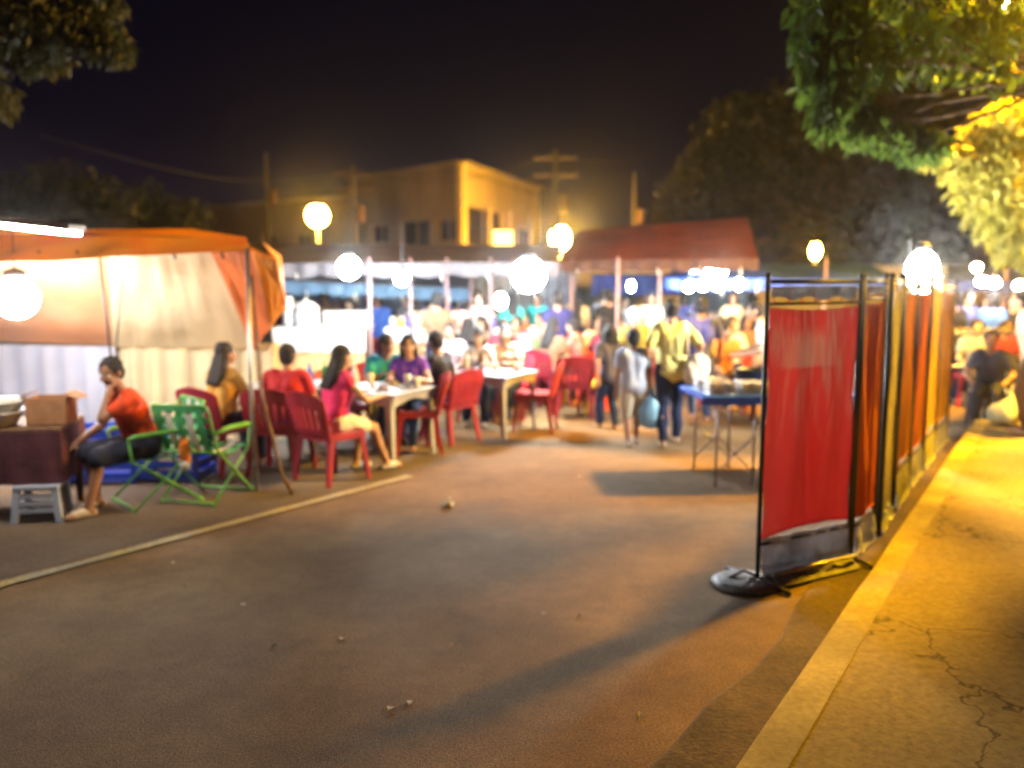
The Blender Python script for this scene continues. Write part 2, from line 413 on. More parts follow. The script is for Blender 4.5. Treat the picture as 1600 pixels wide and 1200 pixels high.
# ================================================================== CHAIRS
def make_chair(label, m, arms=False, group='maroon plastic chairs round the dining tables', cat='chair', name='plastic_chair'):
    t=thing(name,label,cat,(0,0,0),0,group)
    b=MB()
    b.grid(lambda i,j:((i-.5)*(.44-.05*j if False else .44), (j-.5)*.42, .445-.02*math.sin(math.pi*i)*math.sin(math.pi*j)+(.012 if j>.9 else 0)),8,8,thick=.022)
    for sx in (-1,1): b.bar((sx*.21,-.20,.425),(sx*.21,.20,.425),.02,.05)
    b.bar((-.21,.205,.425),(.21,.205,.425),.05,.02,side=(0,0,1)); b.bar((-.21,-.205,.425),(.21,-.205,.425),.05,.02,side=(0,0,1))
    b.build('seat',m,t,smooth=False)
    # back: curved fan of broad slats between frame posts
    b=MB()
    def bk(u,z):
        w=.21+.035*math.sin((z-.45)/.42*math.pi*.8)
        yy=-.215-(z-.45)*.26-.03*(1-(u*2-1)**2)*1.0
        return V(((u*2-1)*w, yy, z))
    for sx in (0,1): b.tube([bk(sx,.44+.05*k) for k in range(8)],[.020]*8,8)
    b.grid(lambda i,j: bk(i,.72+j*.14-.05*abs(i-.5)**2*4),12,4,thick=.016)
    b.grid(lambda i,j: bk(i,.47+j*.05),12,1,thick=.014)
    for k in range(6):
        u0=.06+k*.155; 
        b.grid(lambda i,j,u0=u0: bk(u0+i*.118,.51+j*.22),2,4,thick=.013)
    b.build('backrest',m,t)
    for sx in (-1,1):
        for sy in (-1,1):
            b=MB(); p0=V((sx*.195,sy*.185,.43)); p1=V((sx*.235,sy*.225-(.03 if sy<0 else -.01),0))
            d=V((0,.002,0))
            b.bar(p0,p1,.058,.026,.036,.020,side=(1,0,0)); b.bar(p0+V((sx*.018,-sy*.012,0)),p1+V((sx*.012,-sy*.008,0)),.018,.055,.014,.032,side=(1,0,0))
            b.build('leg',m,t)
    if arms:
        for sx in (-1,1):
            b=MB(); b.tube([(sx*.23,.19,.43),(sx*.255,.19,.56),(sx*.26,.14,.63),(sx*.262,0,.645),(sx*.255,-.15,.64),(sx*.235,-.27,.64)],[.017,.016,.02,.024,.022,.018],8)
            b.build('armrest',m,t,smooth=True)
    return t
# ================================================================== TABLES
def make_table(label, m, name='plastic_table', group='plastic dining tables', w=.84, zt=.73):
    t=thing(name,label,'table',(0,0,0),0,group)
    b=MB(); b.box((0,0,zt-.015),(w,w,.03))
    b.build('tabletop',m,t)
    b=MB()
    q=w/2-.03
    for a in range(4):
        rz=a*math.pi/2; c=M.Rotation(rz,3,'Z')
        def fn(i,j,c=c): 
            return c@V(((i-.5)*2*q*(1-.02*j), -q+.01*j, zt-.03-(.08+.045*math.cos((i-.5)*2*math.pi)*-1*.6)*j))
        b.grid(fn,10,1,thick=.012)
    b.build('apron',m,t)
    for sx in (-1,1):
        for sy in (-1,1):
            b=MB(); p0=V((sx*(q-.03),sy*(q-.03),zt-.035)); p1=V((sx*(q+.0),sy*(q+.0),0))
            b.bar(p0,p1,.085,.02,.045,.014,side=(1,0,0)); b.bar(p0+V((sx*.03,-sy*.03,0)),p1+V((sx*.016,-sy*.016,0)),.02,.08,.014,.042,side=(1,0,0))
            b.build('leg',m,t)
    return t
# ================================================================== small table wares
def glassware(): 
    return mat('clear_glass',(.6,.65,.66),.08,.05,spec=.8)
greeng=mat('green_glass',(.02,.20,.05),.12,.1,spec=.8); brownG=mat('brown_glass',(.10,.035,.01),.12,.1,spec=.8); blueg=mat('blue_pet',(.05,.12,.5),.2,.1)
def bottle(label,x,y,z,m,h=.26,capm=None,group='bottles on the market tables'):
    t=thing('bottle',label,'bottle',(x,y,z),0,group)
    b=MB(); s=h/.26
    b.lathe([(.028,0),(.033,.008),(.033,.14*s),(.028,.165*s),(.013,.205*s),(.012,.245*s)]); b.build('glass_body',m,t,smooth=True)
    b=MB(); b.lathe([(.015,.245*s),(.015,.262*s),(.010,.266*s)],seg=12); b.build('bottle_cap',capm or white_pl,t,smooth=True)
    return t
def cup(label,x,y,z,m=None,h=.11,r=.036):
    t=thing('cup',label,'cup',(x,y,z),0,'cups on the dining tables')
    b=MB(); b.lathe([(r*.7,0),(r*.72,.003),(r,h),(r*.93,h),(r*.64,.008)]); b.build('cup_wall',m or white_pl,t,smooth=True)
    b=MB(); b.lathe([(r*.70,.010),(r*.88,h*.7)],seg=12); b.build('drink',brownG,t)
    return t
def plate(label,x,y,z,food=(.25,.12,.05)):
    t=thing('plate',label,'plate',(x,y,z),0,'plates on the dining tables')
    b=MB(); b.lathe([(.06,0),(.075,.004),(.11,.016),(.112,.019),(.07,.009)],seg=20); b.build('dish',white_pl,t,smooth=True)
    b=MB(); random.seed(int(x*100))
    for k in range(9): b.sphere((random.uniform(-.045,.045),random.uniform(-.045,.045),.018+random.uniform(0,.012)),(.02,.016,.012),8,6)
    b.remesh('food',.006,mat('cooked_food',food,.6,.4,scale=40),t)
    return t
# ================================================================== SCREENS along the kerb
def sheet(b, P0, P1, z0a, z0b, z1a, z1b, nu=30, nv=40, amp=.030, seed=0, thick=.004, freq=5):
    """cloth sheet hung between P0 and P1"""
    P0=V(P0);P1=V(P1); d=(P1-P0); n=V((-d.y,d.x,0)).normalized()
    def fn(i,j):
        p=P0+d*i; za=z0a+(z0b-z0a)*i; zb=z1a+(z1b-z1a)*i
        sag=.022*math.sin(math.pi*i)*(1-j)
        z=za+sag+(zb-za)*j-.02*math.sin(math.pi*i)*j
        edge=min(1,4*i*(1-i)*1.6+.15)
        w=amp*edge*(noise.noise(V((i*freq+seed,z*1.1,seed)))*1.3+.4*noise.noise(V((i*freq*3,z*1.5+seed,3))))
        # edges drawn in between ties
        pull=.012*math.sin(j*math.pi*4)*(1 if i<.5 else -1)*(1-min(1,4*i*(1-i)*2))
        return p+n*w+d.normalized()*pull+V((0,0,z))
    b.grid(fn,nu,nv,thick=thick); return b
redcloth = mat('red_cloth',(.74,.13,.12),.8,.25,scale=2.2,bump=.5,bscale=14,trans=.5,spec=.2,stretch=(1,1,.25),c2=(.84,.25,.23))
def painted_glow(m):
    # lamp glow painted into the cloth colour: streaky patch with a straight lower edge
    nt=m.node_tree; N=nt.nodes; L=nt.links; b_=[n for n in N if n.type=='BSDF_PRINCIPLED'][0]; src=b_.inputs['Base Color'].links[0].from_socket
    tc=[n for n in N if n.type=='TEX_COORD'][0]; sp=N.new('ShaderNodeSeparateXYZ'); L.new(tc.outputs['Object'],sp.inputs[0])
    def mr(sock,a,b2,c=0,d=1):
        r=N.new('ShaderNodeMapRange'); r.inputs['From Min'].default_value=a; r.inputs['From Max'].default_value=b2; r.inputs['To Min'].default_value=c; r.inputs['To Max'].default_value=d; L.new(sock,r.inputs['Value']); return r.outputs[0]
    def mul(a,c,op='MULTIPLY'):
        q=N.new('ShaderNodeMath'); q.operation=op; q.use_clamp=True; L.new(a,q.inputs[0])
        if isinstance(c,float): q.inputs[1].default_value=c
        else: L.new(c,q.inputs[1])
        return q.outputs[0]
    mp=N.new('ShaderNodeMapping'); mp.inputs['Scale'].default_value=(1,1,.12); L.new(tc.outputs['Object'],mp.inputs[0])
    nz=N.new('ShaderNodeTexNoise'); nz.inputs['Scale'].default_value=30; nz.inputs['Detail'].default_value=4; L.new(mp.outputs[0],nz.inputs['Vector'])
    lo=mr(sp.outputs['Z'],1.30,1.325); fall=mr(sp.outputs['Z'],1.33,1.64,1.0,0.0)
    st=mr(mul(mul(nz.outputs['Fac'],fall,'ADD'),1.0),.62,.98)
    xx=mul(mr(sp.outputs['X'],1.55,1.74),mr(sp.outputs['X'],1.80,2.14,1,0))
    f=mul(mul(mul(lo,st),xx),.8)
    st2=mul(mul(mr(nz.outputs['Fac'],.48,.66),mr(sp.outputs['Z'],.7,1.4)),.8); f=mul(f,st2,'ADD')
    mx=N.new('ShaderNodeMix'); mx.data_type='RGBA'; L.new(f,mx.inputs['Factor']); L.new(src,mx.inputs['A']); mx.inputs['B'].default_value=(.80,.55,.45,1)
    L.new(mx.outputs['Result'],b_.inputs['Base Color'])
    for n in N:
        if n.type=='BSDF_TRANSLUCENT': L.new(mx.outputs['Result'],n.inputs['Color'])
painted_glow(redcloth)
orangecloth = mat('orange_cloth',(.62,.26,.04),.8,.3,scale=3,bump=.4,bscale=16,trans=.25,spec=.2,stretch=(1,1,.3))
tancloth = mat('tan_cloth',(.62,.36,.10),.8,.3,scale=3,bump=.4,bscale=16,trans=.2,spec=.2,stretch=(1,1,.3))
greycloth = mat('pale_grey_sheet',(.62,.63,.66),.6,.25,scale=6,bump=.6,bscale=18,trans=.3)
silver = mat('silver_foil_sheet',(.62,.64,.68),.35,.2,scale=9,bump=.8,bscale=12,metal=.3)
clear = mat('clear_plastic_sheet',(.45,.47,.5),.25,.3,scale=8,bump=.8,bscale=15,trans=.45)
def screen(label, A, B, cl, zlo=.30, zhi=1.70, H0=1.86, top=None, skirt=None, post=.017, seed=0, feet=True, smear=None, extra_post=False):
    A=V((*A,0));B=V((*B,0)); d=B-A; L=d.length; u=d.normalized(); n=V((-u.y,u.x,0))
    t=thing('cloth_screen',label,'screen',A,0,'cloth screens standing along the kerb')
    for P in ((A,B) if not extra_post else (A,B)):
        b=MB(); b.tube([P+V((0,0,.02)),P+V((0,0,H0))],post,10); b.sphere(P+V((0,0,H0+.01)),post*1.25,10,6); b.build('post',black,t,True,True)
    for z in (H0-.03,zhi+.02,zlo-.03,.10):
        b=MB(); b.tube([A+V((0,0,z)),B+V((0,0,z))],.009 if z<1.8 else .012,8); b.build('rail',steel if z in (.10,) else black,t,True,True)
    b=MB(); sheet(b,A+u*.02,B-u*.02,zlo,zlo+.02,zhi,zhi,seed=seed); c=b.build('cloth_panel',cl,t,True,True)
    for k in range(7):
        p=A+u*(L*(k+.5)/7)+V((0,0,zhi+.01)); MB().tube([p,p+V((0,0,.04))],.006,6).build('tie_loop',cl,c,False,True)
    if top is not None:
        b=MB()
        def fn(i,j):
            p=A+u*(.03+i*(L-.06)); z=zhi+.05+(H0-.06-zhi-.05)*j
            return p+n*(.02*noise.noise(V((i*14+seed,j*3,1)))+.014*math.sin(i*26))+V((0,0,z+ .012*math.sin(i*19)*(1-j)))
        b.grid(fn,44,6,thick=.003); b.build('top_valance',top,t,True,True)
    if skirt is not None:
        b=MB()
        def fn(i,j):
            p=A+u*(.015+i*(L-.03)); z=.03+(zlo-.03)*j
            return p+n*(-.03*(1-j)+.02*noise.noise(V((i*6+seed,j*2,5)))+.006*math.sin(i*40))+V((0,0,z))
        b.grid(fn,40,6,thick=.004); b.build('bottom_skirt',skirt,t,True,True)
    if feet:
        for P in (A,B):
            b=MB(); b.tube([P-n*.26+V((0,0,.014)),P-n*.12+V((0,0,.03)),P+n*.12+V((0,0,.03)),P+n*.26+V((0,0,.014))],.014,8); b.build('foot',black,t,True,True)
    return t
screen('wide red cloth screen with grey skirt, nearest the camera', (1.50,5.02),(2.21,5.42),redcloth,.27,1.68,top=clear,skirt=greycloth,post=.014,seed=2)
screen('narrow red and orange cloth screen hinged behind the nearest wide red one', (2.235,5.44),(2.56,5.86),mat('red_orange_cloth',(.58,.09,.05),.8,.3,scale=2,bump=.4,bscale=14,trans=.25,c2=(.6,.16,.03),stretch=(1,1,.4)),.25,1.70,top=clear,skirt=greycloth,seed=4,post=.017,feet=False)
screen('screen of crumpled silvery sheet between two thick dark posts', (2.63,5.93),(2.96,6.5),silver,.12,1.78,skirt=silver,seed=6,post=.019,feet=False)
screen('orange cloth screen just past the silvery one', (3.02,6.58),(3.42,7.22),orangecloth,.34,1.74,top=clear,skirt=silver,seed=8,feet=False)
screen('red-orange cloth screen in the middle of the receding row', (3.47,7.30),(3.86,7.90),mat('brick_red_cloth',(.58,.17,.05),.8,.3,scale=3,bump=.4,bscale=14,trans=.25,stretch=(1,1,.4)),.32,1.74,top=clear,skirt=greycloth,seed=10,feet=False)
screen('tan cloth screen second from the far end of the row', (3.93,8.0),(4.36,8.68),tancloth,.34,1.74,skirt=silver,top=clear,seed=12,feet=False)
screen('amber cloth screen at the far end of the row', (4.42,8.78),(4.95,9.56),mat('amber_cloth',(.65,.40,.06),.8,.3,scale=3,bump=.4,bscale=14,trans=.2,stretch=(1,1,.4)),.30,1.72,skirt=greycloth,seed=14,feet=False)
# round weighted base under the near post
t=thing('base_plate','flat dark oval weight at the foot of the near red screen','base weight',(1.42,5.0,0))
b=MB(); b.lathe([(.20,0),(.205,.012),(.17,.035),(.05,.045)],seg=24); o=b.build('weight_disc',mat('painted_iron',(.20,.20,.21),.5,.3,scale=20),t,smooth=True)
b=MB(); b.tube([(-.1,0,.04),(0,.03,.075),(.1,0,.04)],.009,8); b.build('handle',black,t,smooth=True)
t=thing('folded_sheet','grey plastic sheeting gathered on the ground under the near red screen','sheeting',(1.86,5.15,0),R(29))
b=MB()
b.grid(lambda i,j:(-.34+i*.70,(j-.5)*.20, .012+ .05*math.sin(math.pi*j)*(.7+.5*noise.noise(V((i*9,j*4,2))))+.004),30,10,thick=.006); b.build('gathered_sheet',mat('shaded_grey_sheet',(.20,.20,.20),.8,.3,scale=9,bump=.5),t)  # grey darkened to stand in for the shade under the screen
b=MB(); b.tube([(-.36,-.05,.085),(.38,-.05,.085)],.012,8); b.build('rod',steel,t,smooth=True)
# ================================================================== BLUE TABLE
t=thing('folding_table','blue-edged folding table with crossed legs beside the red screen','table',(2.36,7.85,0),R(4))
b=MB(); b.box((0,0,.80),(1.42,.78,.035)); b.build('tabletop',mat('blue_table_cover',(.02,.12,.75),.4,.1),t)
b=MB()
for q in (-1,1):
    b.grid(lambda i,j,q=q:((i-.5)*1.425,q*.395+.006*math.sin(i*40),.815-.075*j),40,2,thick=.004)
b.build('table_skirt',mat('blue_table_cover',(0,0,0)),t)
for sx in (-.56,-.22,.56):
    for sy in (-.34,.34):
        b=MB(); b.tube([(sx,sy,0),(sx,sy,.785)],.012,8); b.build('leg',steel,t,smooth=True)
for sy in (-.345,.345):
    for a,c in (((-.56,.12),(-.22,.46)),((-.56,.46),(-.22,.12)),((-.22,.12),(.56,.6)),((-.22,.6),(.56,.12))):
        b=MB(); b.tube([(a[0],sy,a[1]),(c[0],sy,c[1])],.006,6); b.build('brace',steel,t,smooth=True)
goods=[(-.50,-.20),(-.20,-.20),(-.50,.10),(.10,-.20),(.42,-.16)]
lab=['wire tray of small pale packets on the front left corner of the blue table','wire tray of pale packets second from the left on the blue table','wire tray of small pale packets on the back left corner of the blue table','wire tray of small pale packets in front of the black pot on the blue table','wire tray of small pale packets against the screen end of the blue table']
rzm=M.Rotation(R(4),3,'Z')
for (gx,gy),l in zip(goods,lab):
    w=rzm@V((gx,gy,0)); t=thing('goods_tray',l,'tray',(2.36+w.x,7.85+w.y,.818),R(4),'trays of packets on the blue table')
    b=MB()
    for k in range(7): b.tube([(-.13+.26*k/6,-.11,.006),(-.13+.26*k/6,-.115,.11)],.003,5); b.tube([(-.13+.26*k/6,.11,.006),(-.13+.26*k/6,.115,.11)],.003,5)
    for z in (.008,.06,.11): b.tube([(-.13,-.112,z),(.13,-.112,z),(.13,.112,z),(-.13,.112,z),(-.13,-.112,z)],.004,5)
    b.build('wire_basket',steel,t)
    random.seed(int(gx*50+gy*10)+9)
    for k in range(8):
        b=MB(); b.box((-.09+.06*(k%4),-.05+.10*(k//4),.055+.01*random.random()),(.05,.075,.085),rz=random.uniform(-.3,.3),rx=random.uniform(-.2,.2))
        b.build('packet',mat(('pack_a','pack_b','pack_c')[k%3],((.6,.58,.5),(.5,.42,.3),(.65,.65,.66))[k%3],.5,.3,scale=30),t)
t=thing('cooking_pot','black cooking pot behind the packet trays on the blue table','pot',(2.30,8.04,.818),.3)
b=MB(); b.lathe([(.14,0),(.165,.02),(.17,.17),(.178,.175),(.178,.182),(.155,.18),(.15,.03)],seg=24); b.build('pot_body',black,t,smooth=True)
for q in (-1,1):
    b=MB(); b.tube([(q*.168,-.04,.13),(q*.205,-.03,.135),(q*.205,.03,.135),(q*.168,.04,.13)],.009,8); b.build('handle',black,t,smooth=True)
# ================================================================== LEFT TENT
orange_t = mat('orange_tarpaulin',(.74,.30,.06),.6,.2,scale=2,bump=.35,bscale=7,trans=.5,spec=.3,c2=(.82,.46,.10))
cream_t = mat('cream_tarpaulin',(.86,.74,.52),.6,.1,scale=1.5,bump=.3,bscale=6,trans=.4)
peach_t = mat('peach_tarpaulin',(.78,.44,.24),.6,.12,scale=1.5,bump=.3,bscale=6,trans=.4)
amber_t = mat('amber_tarpaulin',(.75,.36,.03),.6,.2,scale=2,bump=.3,bscale=8,trans=.5)
tent=thing('tarpaulin_tent','orange and cream tarpaulin tent glowing over the left diners','tent',(-3.6,8.5,0))
def surf(b, c, nu=16, nv=12, wob=.03, seed=0, thick=.004, sag=0):
    """bilinear patch through 4 corners c=[bl,br,tr,tl] with folds"""
    bl,br,tr,tl=[V(q) for q in c]
    n=((br-bl).cross(tl-bl)).normalized()
    def fn(i,j):
        p=bl*(1-i)*(1-j)+br*i*(1-j)+tr*i*j+tl*(1-i)*j
        e=min(1,8*i*(1-i))*min(1,8*j*(1-j))*.8+.2
        p=p+n*wob*e*(noise.noise(p*1.6+V((seed,0,0)))*1.6+.6*noise.noise(V((i*9+seed,j*2,seed))))
        p.z-=sag*4*i*(1-i)
        return p
    b.grid(fn,nu,nv,thick=thick); return b
# roof: front fringe (seen from outside) from x -6 to the corner
b=MB(); surf(b,[D(-420,420,7.4),D(392,392,7.35),D(385,372,7.9),D(-420,352,8.4)],30,6,.05,1,sag=.02); b.build('roof_tarp',orange_t,tent,False,True)
b=MB(); surf(b,[D(-420,352,8.4),D(385,372,7.9),D(300,357,8.5),D(60,360,8.9)],20,6,.03,2); b.build('ridge_tarp',amber_t,tent,False,True)
# inner sloping sheet : peach (left), cream (right)
b=MB(); surf(b,[D(-420,520,9.6),D(178,540,9.5),D(172,383,8.05),D(-420,390,8.2)],24,14,.05,3); b.build('inner_sheet',peach_t,tent,False,True)
b=MB(); surf(b,[D(176,542,9.52),D(398,545,9.4),D(330,392,8.1),D(170,383,8.05)],20,16,.03,4); b.build('inner_sheet',cream_t,tent,False,True)
# right side hanging flap
b=MB(); surf(b,[D(398,548,9.35),D(425,505,8.2),D(392,390,7.4),D(328,392,8.1)],14,14,.06,5); b.build('side_flap',mat('rust_tarpaulin',(.55,.16,.04),.6,.2,scale=2,bump=.3,bscale=7,trans=.3),tent,False,True)
b=MB()
surf(b,[D(425,505,8.2),D(446,485,7.7),D(432,405,7.3),D(391,385,7.36)],12,12,.07,8)
surf(b,[D(425,505,8.2),D(418,522,7.75),D(440,490,7.6),D(446,485,7.7)],6,4,.03,9)
b.build('corner_flap',amber_t,tent,False,True)
b=MB(); surf(b,[D(432,405,7.3),D(446,485,7.7),D(440,400,8.2),D(410,378,7.9)],8,8,.03,11); b.build('corner_flap',orange_t,tent,False,True)
# curtains hanging from the seam to the ground
def curtain(b, A, B, zt, zb, pleats, amp, thick=.004):
    A=V(A);B=V(B); d=B-A; n=V((-d.y,d.x,0)).normalized()
    ztA,ztB = zt if isinstance(zt,tuple) else (zt,zt)
    N_=int(pleats*8)
    def fn(i,j):
        ph=i*pleats*2*math.pi
        a=amp*(.55+.45*(1-j))*math.sin(ph+1.2*math.sin(i*7))+.6*amp*noise.noise(V((i*pleats*.7,j*1.2,amp)))
        z=zb+(ztA+(ztB-ztA)*i-zb)*j
        return A+d*i+n*a+V((0,0,z))
    b.grid(fn,N_,8,thick=thick); return b
b=MB(); a=D(-420,530,9.62); c=D(182,542,9.55); curtain(b,(a.x,9.62,0),(c.x,9.55,0),(a.z,c.z),.03,17,.018); b.build('curtain',mat('pale_blue_curtain',(.62,.66,.80),.75,.06,scale=3,trans=.35),tent,False,True)
b=MB(); c2=D(436,520,9.5); curtain(b,(c.x+.02,9.57,0),(c2.x,9.5,0),(c.z+.02,c.z+.05),.03,7,.05); b.build('curtain',mat('cream_curtain',(.86,.74,.50),.75,.08,scale=2,trans=.35),tent,False,True)
# poles
b=MB(); b.tube([G(402,768),D(392,600,7.4),D(386,388,7.36)],.018,10); b.build('pole',steel,tent,True,True)
b=MB(); b.tube([G(457,772),G(440,740,.25),D(408,610,7.5),D(393,430,7.45)],[.017,.016,.015,.013],10); b.build('brace_pole',wood,tent,True,True)
b=MB(); b.tube([D(155,392,8.0),D(163,470,8.0),D(176,580,8.0),D(184,700,8.0)],.012,8); b.build('pole',black,tent,True,True)
b=MB(); b.tube([D(182,386,8.0),D(192,440,8.1),D(186,490,8.2),D(180,560,8.3)],.007,6); b.build('rope',black,tent,True,True)
for uu in (60,120,270,345):
    b=MB(); b.tube([D(uu,392,7.6),D(uu+4,404,7.6)],.012,6); b.build('clamp',black,tent,True,True)
# ================================================================== LAMPS
def bulb(label, u, v, y, r, s, c, name='hanging_lamp', cord=.5, sub=1.0, group=None, squash=1.0):
    p=D(u,v,y); t=thing(name,label,'lamp',p,0,group)
    MB().sphere((0,0,0),(r,r,r*squash),12,8).build('bulb',emit('glow_%s_%d'%(label[:12],int(s)),c,s*WK),t,smooth=True)
    b=MB(); b.lathe([(r*.45,r*squash*.9),(r*.5,r*squash+.05),(.012,r*squash+.08)],seg=10); b.build('socket',black,t,smooth=True)
    if cord: b=MB(); b.tube([(0,0,r*squash+.06),(0.01,0,r*squash+.06+cord)],.006,6); b.build('cord',black,t)
    return t
WK=2.4; SK=1.2; WH=(1.0,.93,.87); SOD=(1.0,.50,.004); LW='lit white lamps hanging over the market'
def street(label,u,v,y,r,s,arm=0.0,squash=1.0,pr=.05):
    p=D(u,v,y); t=thing('street_lamp',label,'street lamp',(p.x,p.y,0),0,'amber street lamps')
    b=MB(); b.lathe([(pr*2.2,0),(pr*1.9,.25),(pr*1.2,.3),(pr,.6),(pr*.7,p.z-r*squash-.05)],c=(arm,0,0),seg=12); b.build('pole',steel,t,smooth=True)
    MB().sphere((0,0,p.z),(r,r,r*squash),14,10).build('globe',emit('sodium_%d'%int(s),(1,.52,.06),s*SK),t,smooth=True)
    b=MB(); b.lathe([(r*.6,p.z+r*squash*.85),(r*.7,p.z+r*squash),(.03,p.z+r*squash+.10)],seg=12); b.build('cap',black,t,smooth=True)
    if arm: b=MB(); b.tube([(arm,0,p.z-r-.1),(arm*.6,0,p.z+r+.15),(0,0,p.z+r+.08)],.03,8); b.build('arm',steel,t)
    return t
bulb('big white bulb blazing inside the orange tent at the left edge',25,465,7.7,.19,95,WH,group=LW)
t=thing('tube_light','pair of white tube lights above the tent at the upper left edge','lamp',D(35,368,5.9),R(-14))
b=MB(); b.box((0,0,.09),(.9,.16,.04),ry=R(6)); b.build('housing',white_pl,t)
for q in (-1,1):
    b=MB(); b.tube([(-.42,q*.05,.055+.045-.0),(.42,q*.05,.055-.045)],.016,8); b.build('tube',emit('tube_white',(1,.88,.76),230),t,smooth=True)
bulb('white lamp over the cream counter, left of the next one',545,418,11.2,.15,200,(.82,.92,1.0),group=LW)
bulb('smaller white lamp hanging low right of the counter lamp',628,435,11.9,.10,190,(.82,.92,1.0),group=LW)
bulb('largest white floodlight over the middle of the market',826,430,11.1,.22,210,(.82,.92,1.0),group=LW)
bulb('white lamp low beneath the left side of the largest floodlight',782,470,14.5,.10,120,WH,group=LW,squash=1.4)
bulb('small bluish lamp between the two pale canopy poles at centre right',986,447,15,.06,150,(.5,.8,1),group=LW,squash=1.6)
CY=(.45,.85,1.0)
for k,(u,v,l) in enumerate(((1084,418,'cyan-white lamp at the upper left of the bright blue cluster'),(1076,448,'white lamp at the lower left of the bright blue cluster'),(1098,446,'white lamp at the bottom middle of the bright blue cluster'),(1108,428,'white lamp in the centre of the bright blue cluster'),(1122,446,'white lamp at the lower right of the bright blue cluster'),(1128,424,'white lamp at the upper right of the bright blue cluster'))):
    bulb(l,u,v,14.6,.085,150,CY if k in(0,) else WH,group='lamps of the bright blue cluster',cord=.25)
bulb('small white lamp alone between the blue cluster and the red screen',1155,444,15,.07,120,WH,group=LW,squash=1.5)
bulb('dazzling white lamp just above the tops of the receding screens',1441,425,8.35,.15,340,(1,.94,.84),group=LW,cord=.0,squash=1.4)
bulb('white lamp beside the dazzling one over the receding screens',1418,436,8.9,.045,200,WH,group=LW,cord=.3)
for k,(u,v,l) in enumerate(((1535,440,'white lamp right of the screens, first of the row towards the right edge'),(1553,442,'white lamp right of the screens, second of the row towards the right edge'),(1594,446,'white lamp cut by the right edge of the picture'))):
    bulb(l,u,v,13,.09,110,WH,group='row of white lamps beyond the screens',cord=.3,squash=.8)
bulb('small warm lamp above the row of white lamps beyond the screens',1526,418,14,.07,120,(1,.8,.5),group=LW,cord=.4)
street('amber street lamp left of the two-storey building',496,337,32,.42,190)
street('amber street lamp right of the building corner',875,372,40,.46,700,squash=1.25)
street('amber street lamp in front of the big dark tree',1274,392,24,.15,200,squash=1.6)
# street lamp standing past the right edge of the picture; it lights the pavement
t=thing('street_lamp','tall amber street lamp on the pavement beyond the right edge','street lamp',(6.4,9.15,.13),0,'amber street lamps')
b=MB(); b.lathe([(.12,0),(.11,.3),(.07,.5),(.045,4.85)],seg=12); b.build('pole',steel,t,smooth=True)
MB().sphere((0,0,5.05),(.22,.22,.2),14,10).build('globe',emit('sodium_near',SOD,6600),t,smooth=True)
b=MB(); b.lathe([(.14,5.23),(.16,5.26),(.03,5.38)],seg=12); b.build('cap',black,t,smooth=True)
# street lamp on the near right kerb behind the viewer's shoulder among the leaves
t=thing('hanging_lamp','small amber lamp hanging among the leaves at the top right corner','lamp',(D(1572,3,8.6).x,8.6,0))
zz=D(1572,3,8.6).z+.1
b=MB(); b.tube([(0,0,zz+.05),(.05,.02,zz+.9)],.012,6); b.build('cord',black,t,smooth=True)
MB().sphere((0,0,zz-.1),(.05,.05,.06),14,10).build('globe',emit('sodium_leaf',(1,.6,.25),120),t,smooth=True)
b=MB(); b.lathe([(.08,zz),(.09,zz+.02),(.02,zz+.09)],seg=12); b.build('cap',black,t,smooth=True)
# ================================================================== SEATED / STANDING PEOPLE NEAR
random.seed(11)
chair_m=make_chair('maroon plastic chair under the woman with big black hair, left of the leaning pole',maroon)
chair_m.location=(-2.78,8.05,0); chair_m.rotation_euler.z=R(-28)
chair_r=make_chair('orange-red plastic chair at the right side of the second white table',redpl,group='orange-red plastic chairs round the dining tables')
def put(src,label,x,y,deg,group=None):
    c=copy_tree(src); c.location=(x,y,0); c.rotation_euler.z=R(deg); c['label']=label
    if group: c['group']=group
    return c
put(chair_m,'maroon plastic chair under the man in the red shirt',-2.20,8.0,-8)
put(chair_m,'maroon plastic chair under the woman in pink with long hair',-1.66,7.72,-38)
put(chair_m,'maroon plastic chair under the dark-shirted diner between the two white tables',-.72,9.6,52)
put(chair_m,'maroon plastic chair under the diner in purple',-1.12,9.5,170)
put(chair_m,'maroon plastic chair under the diner in teal',-1.62,9.95,195)
put(chair_m,'maroon plastic chair behind the left part of the second white table',-.45,11.05,175)
put(chair_m,'maroon plastic chair behind the middle of the second white table',-.02,11.3,165)
chair_r.location=(.28,10.35,0); chair_r.rotation_euler.z=R(80)
put(chair_m,'empty maroon chair turned away, in front of the navy standing man',.80,11.3,5)
put(chair_r,'orange-red chair left of the yellow chair',1.0,11.9,30)
put(chair_m,'maroon chair at the right side of the far bottle table',.98,12.5,70)
put(chair_m,'maroon chair behind the far bottle table, left one',.05,13.3,180)
put(chair_m,'maroon chair behind the far bottle table, right one',.62,13.4,175)
put(chair_m,'maroon chair at the near side of the far bottle table',.12,11.95,-15)
yc=make_chair('bright yellow plastic chair behind the child in pale blue',yellowpl,group='none'); del yc['group']; yc.location=(1.32,11.5,0); yc.rotation_euler.z=R(60)
put(chair_r,'orange-red chair under the diner in orange near the blue table',3.0,12.0,200)
put(chair_r,'orange-red chair partly hidden under the first white table',-1.02,9.0,100)
put(chair_m,'empty maroon chair at the far side of the first white table',-1.85,9.35,-150)
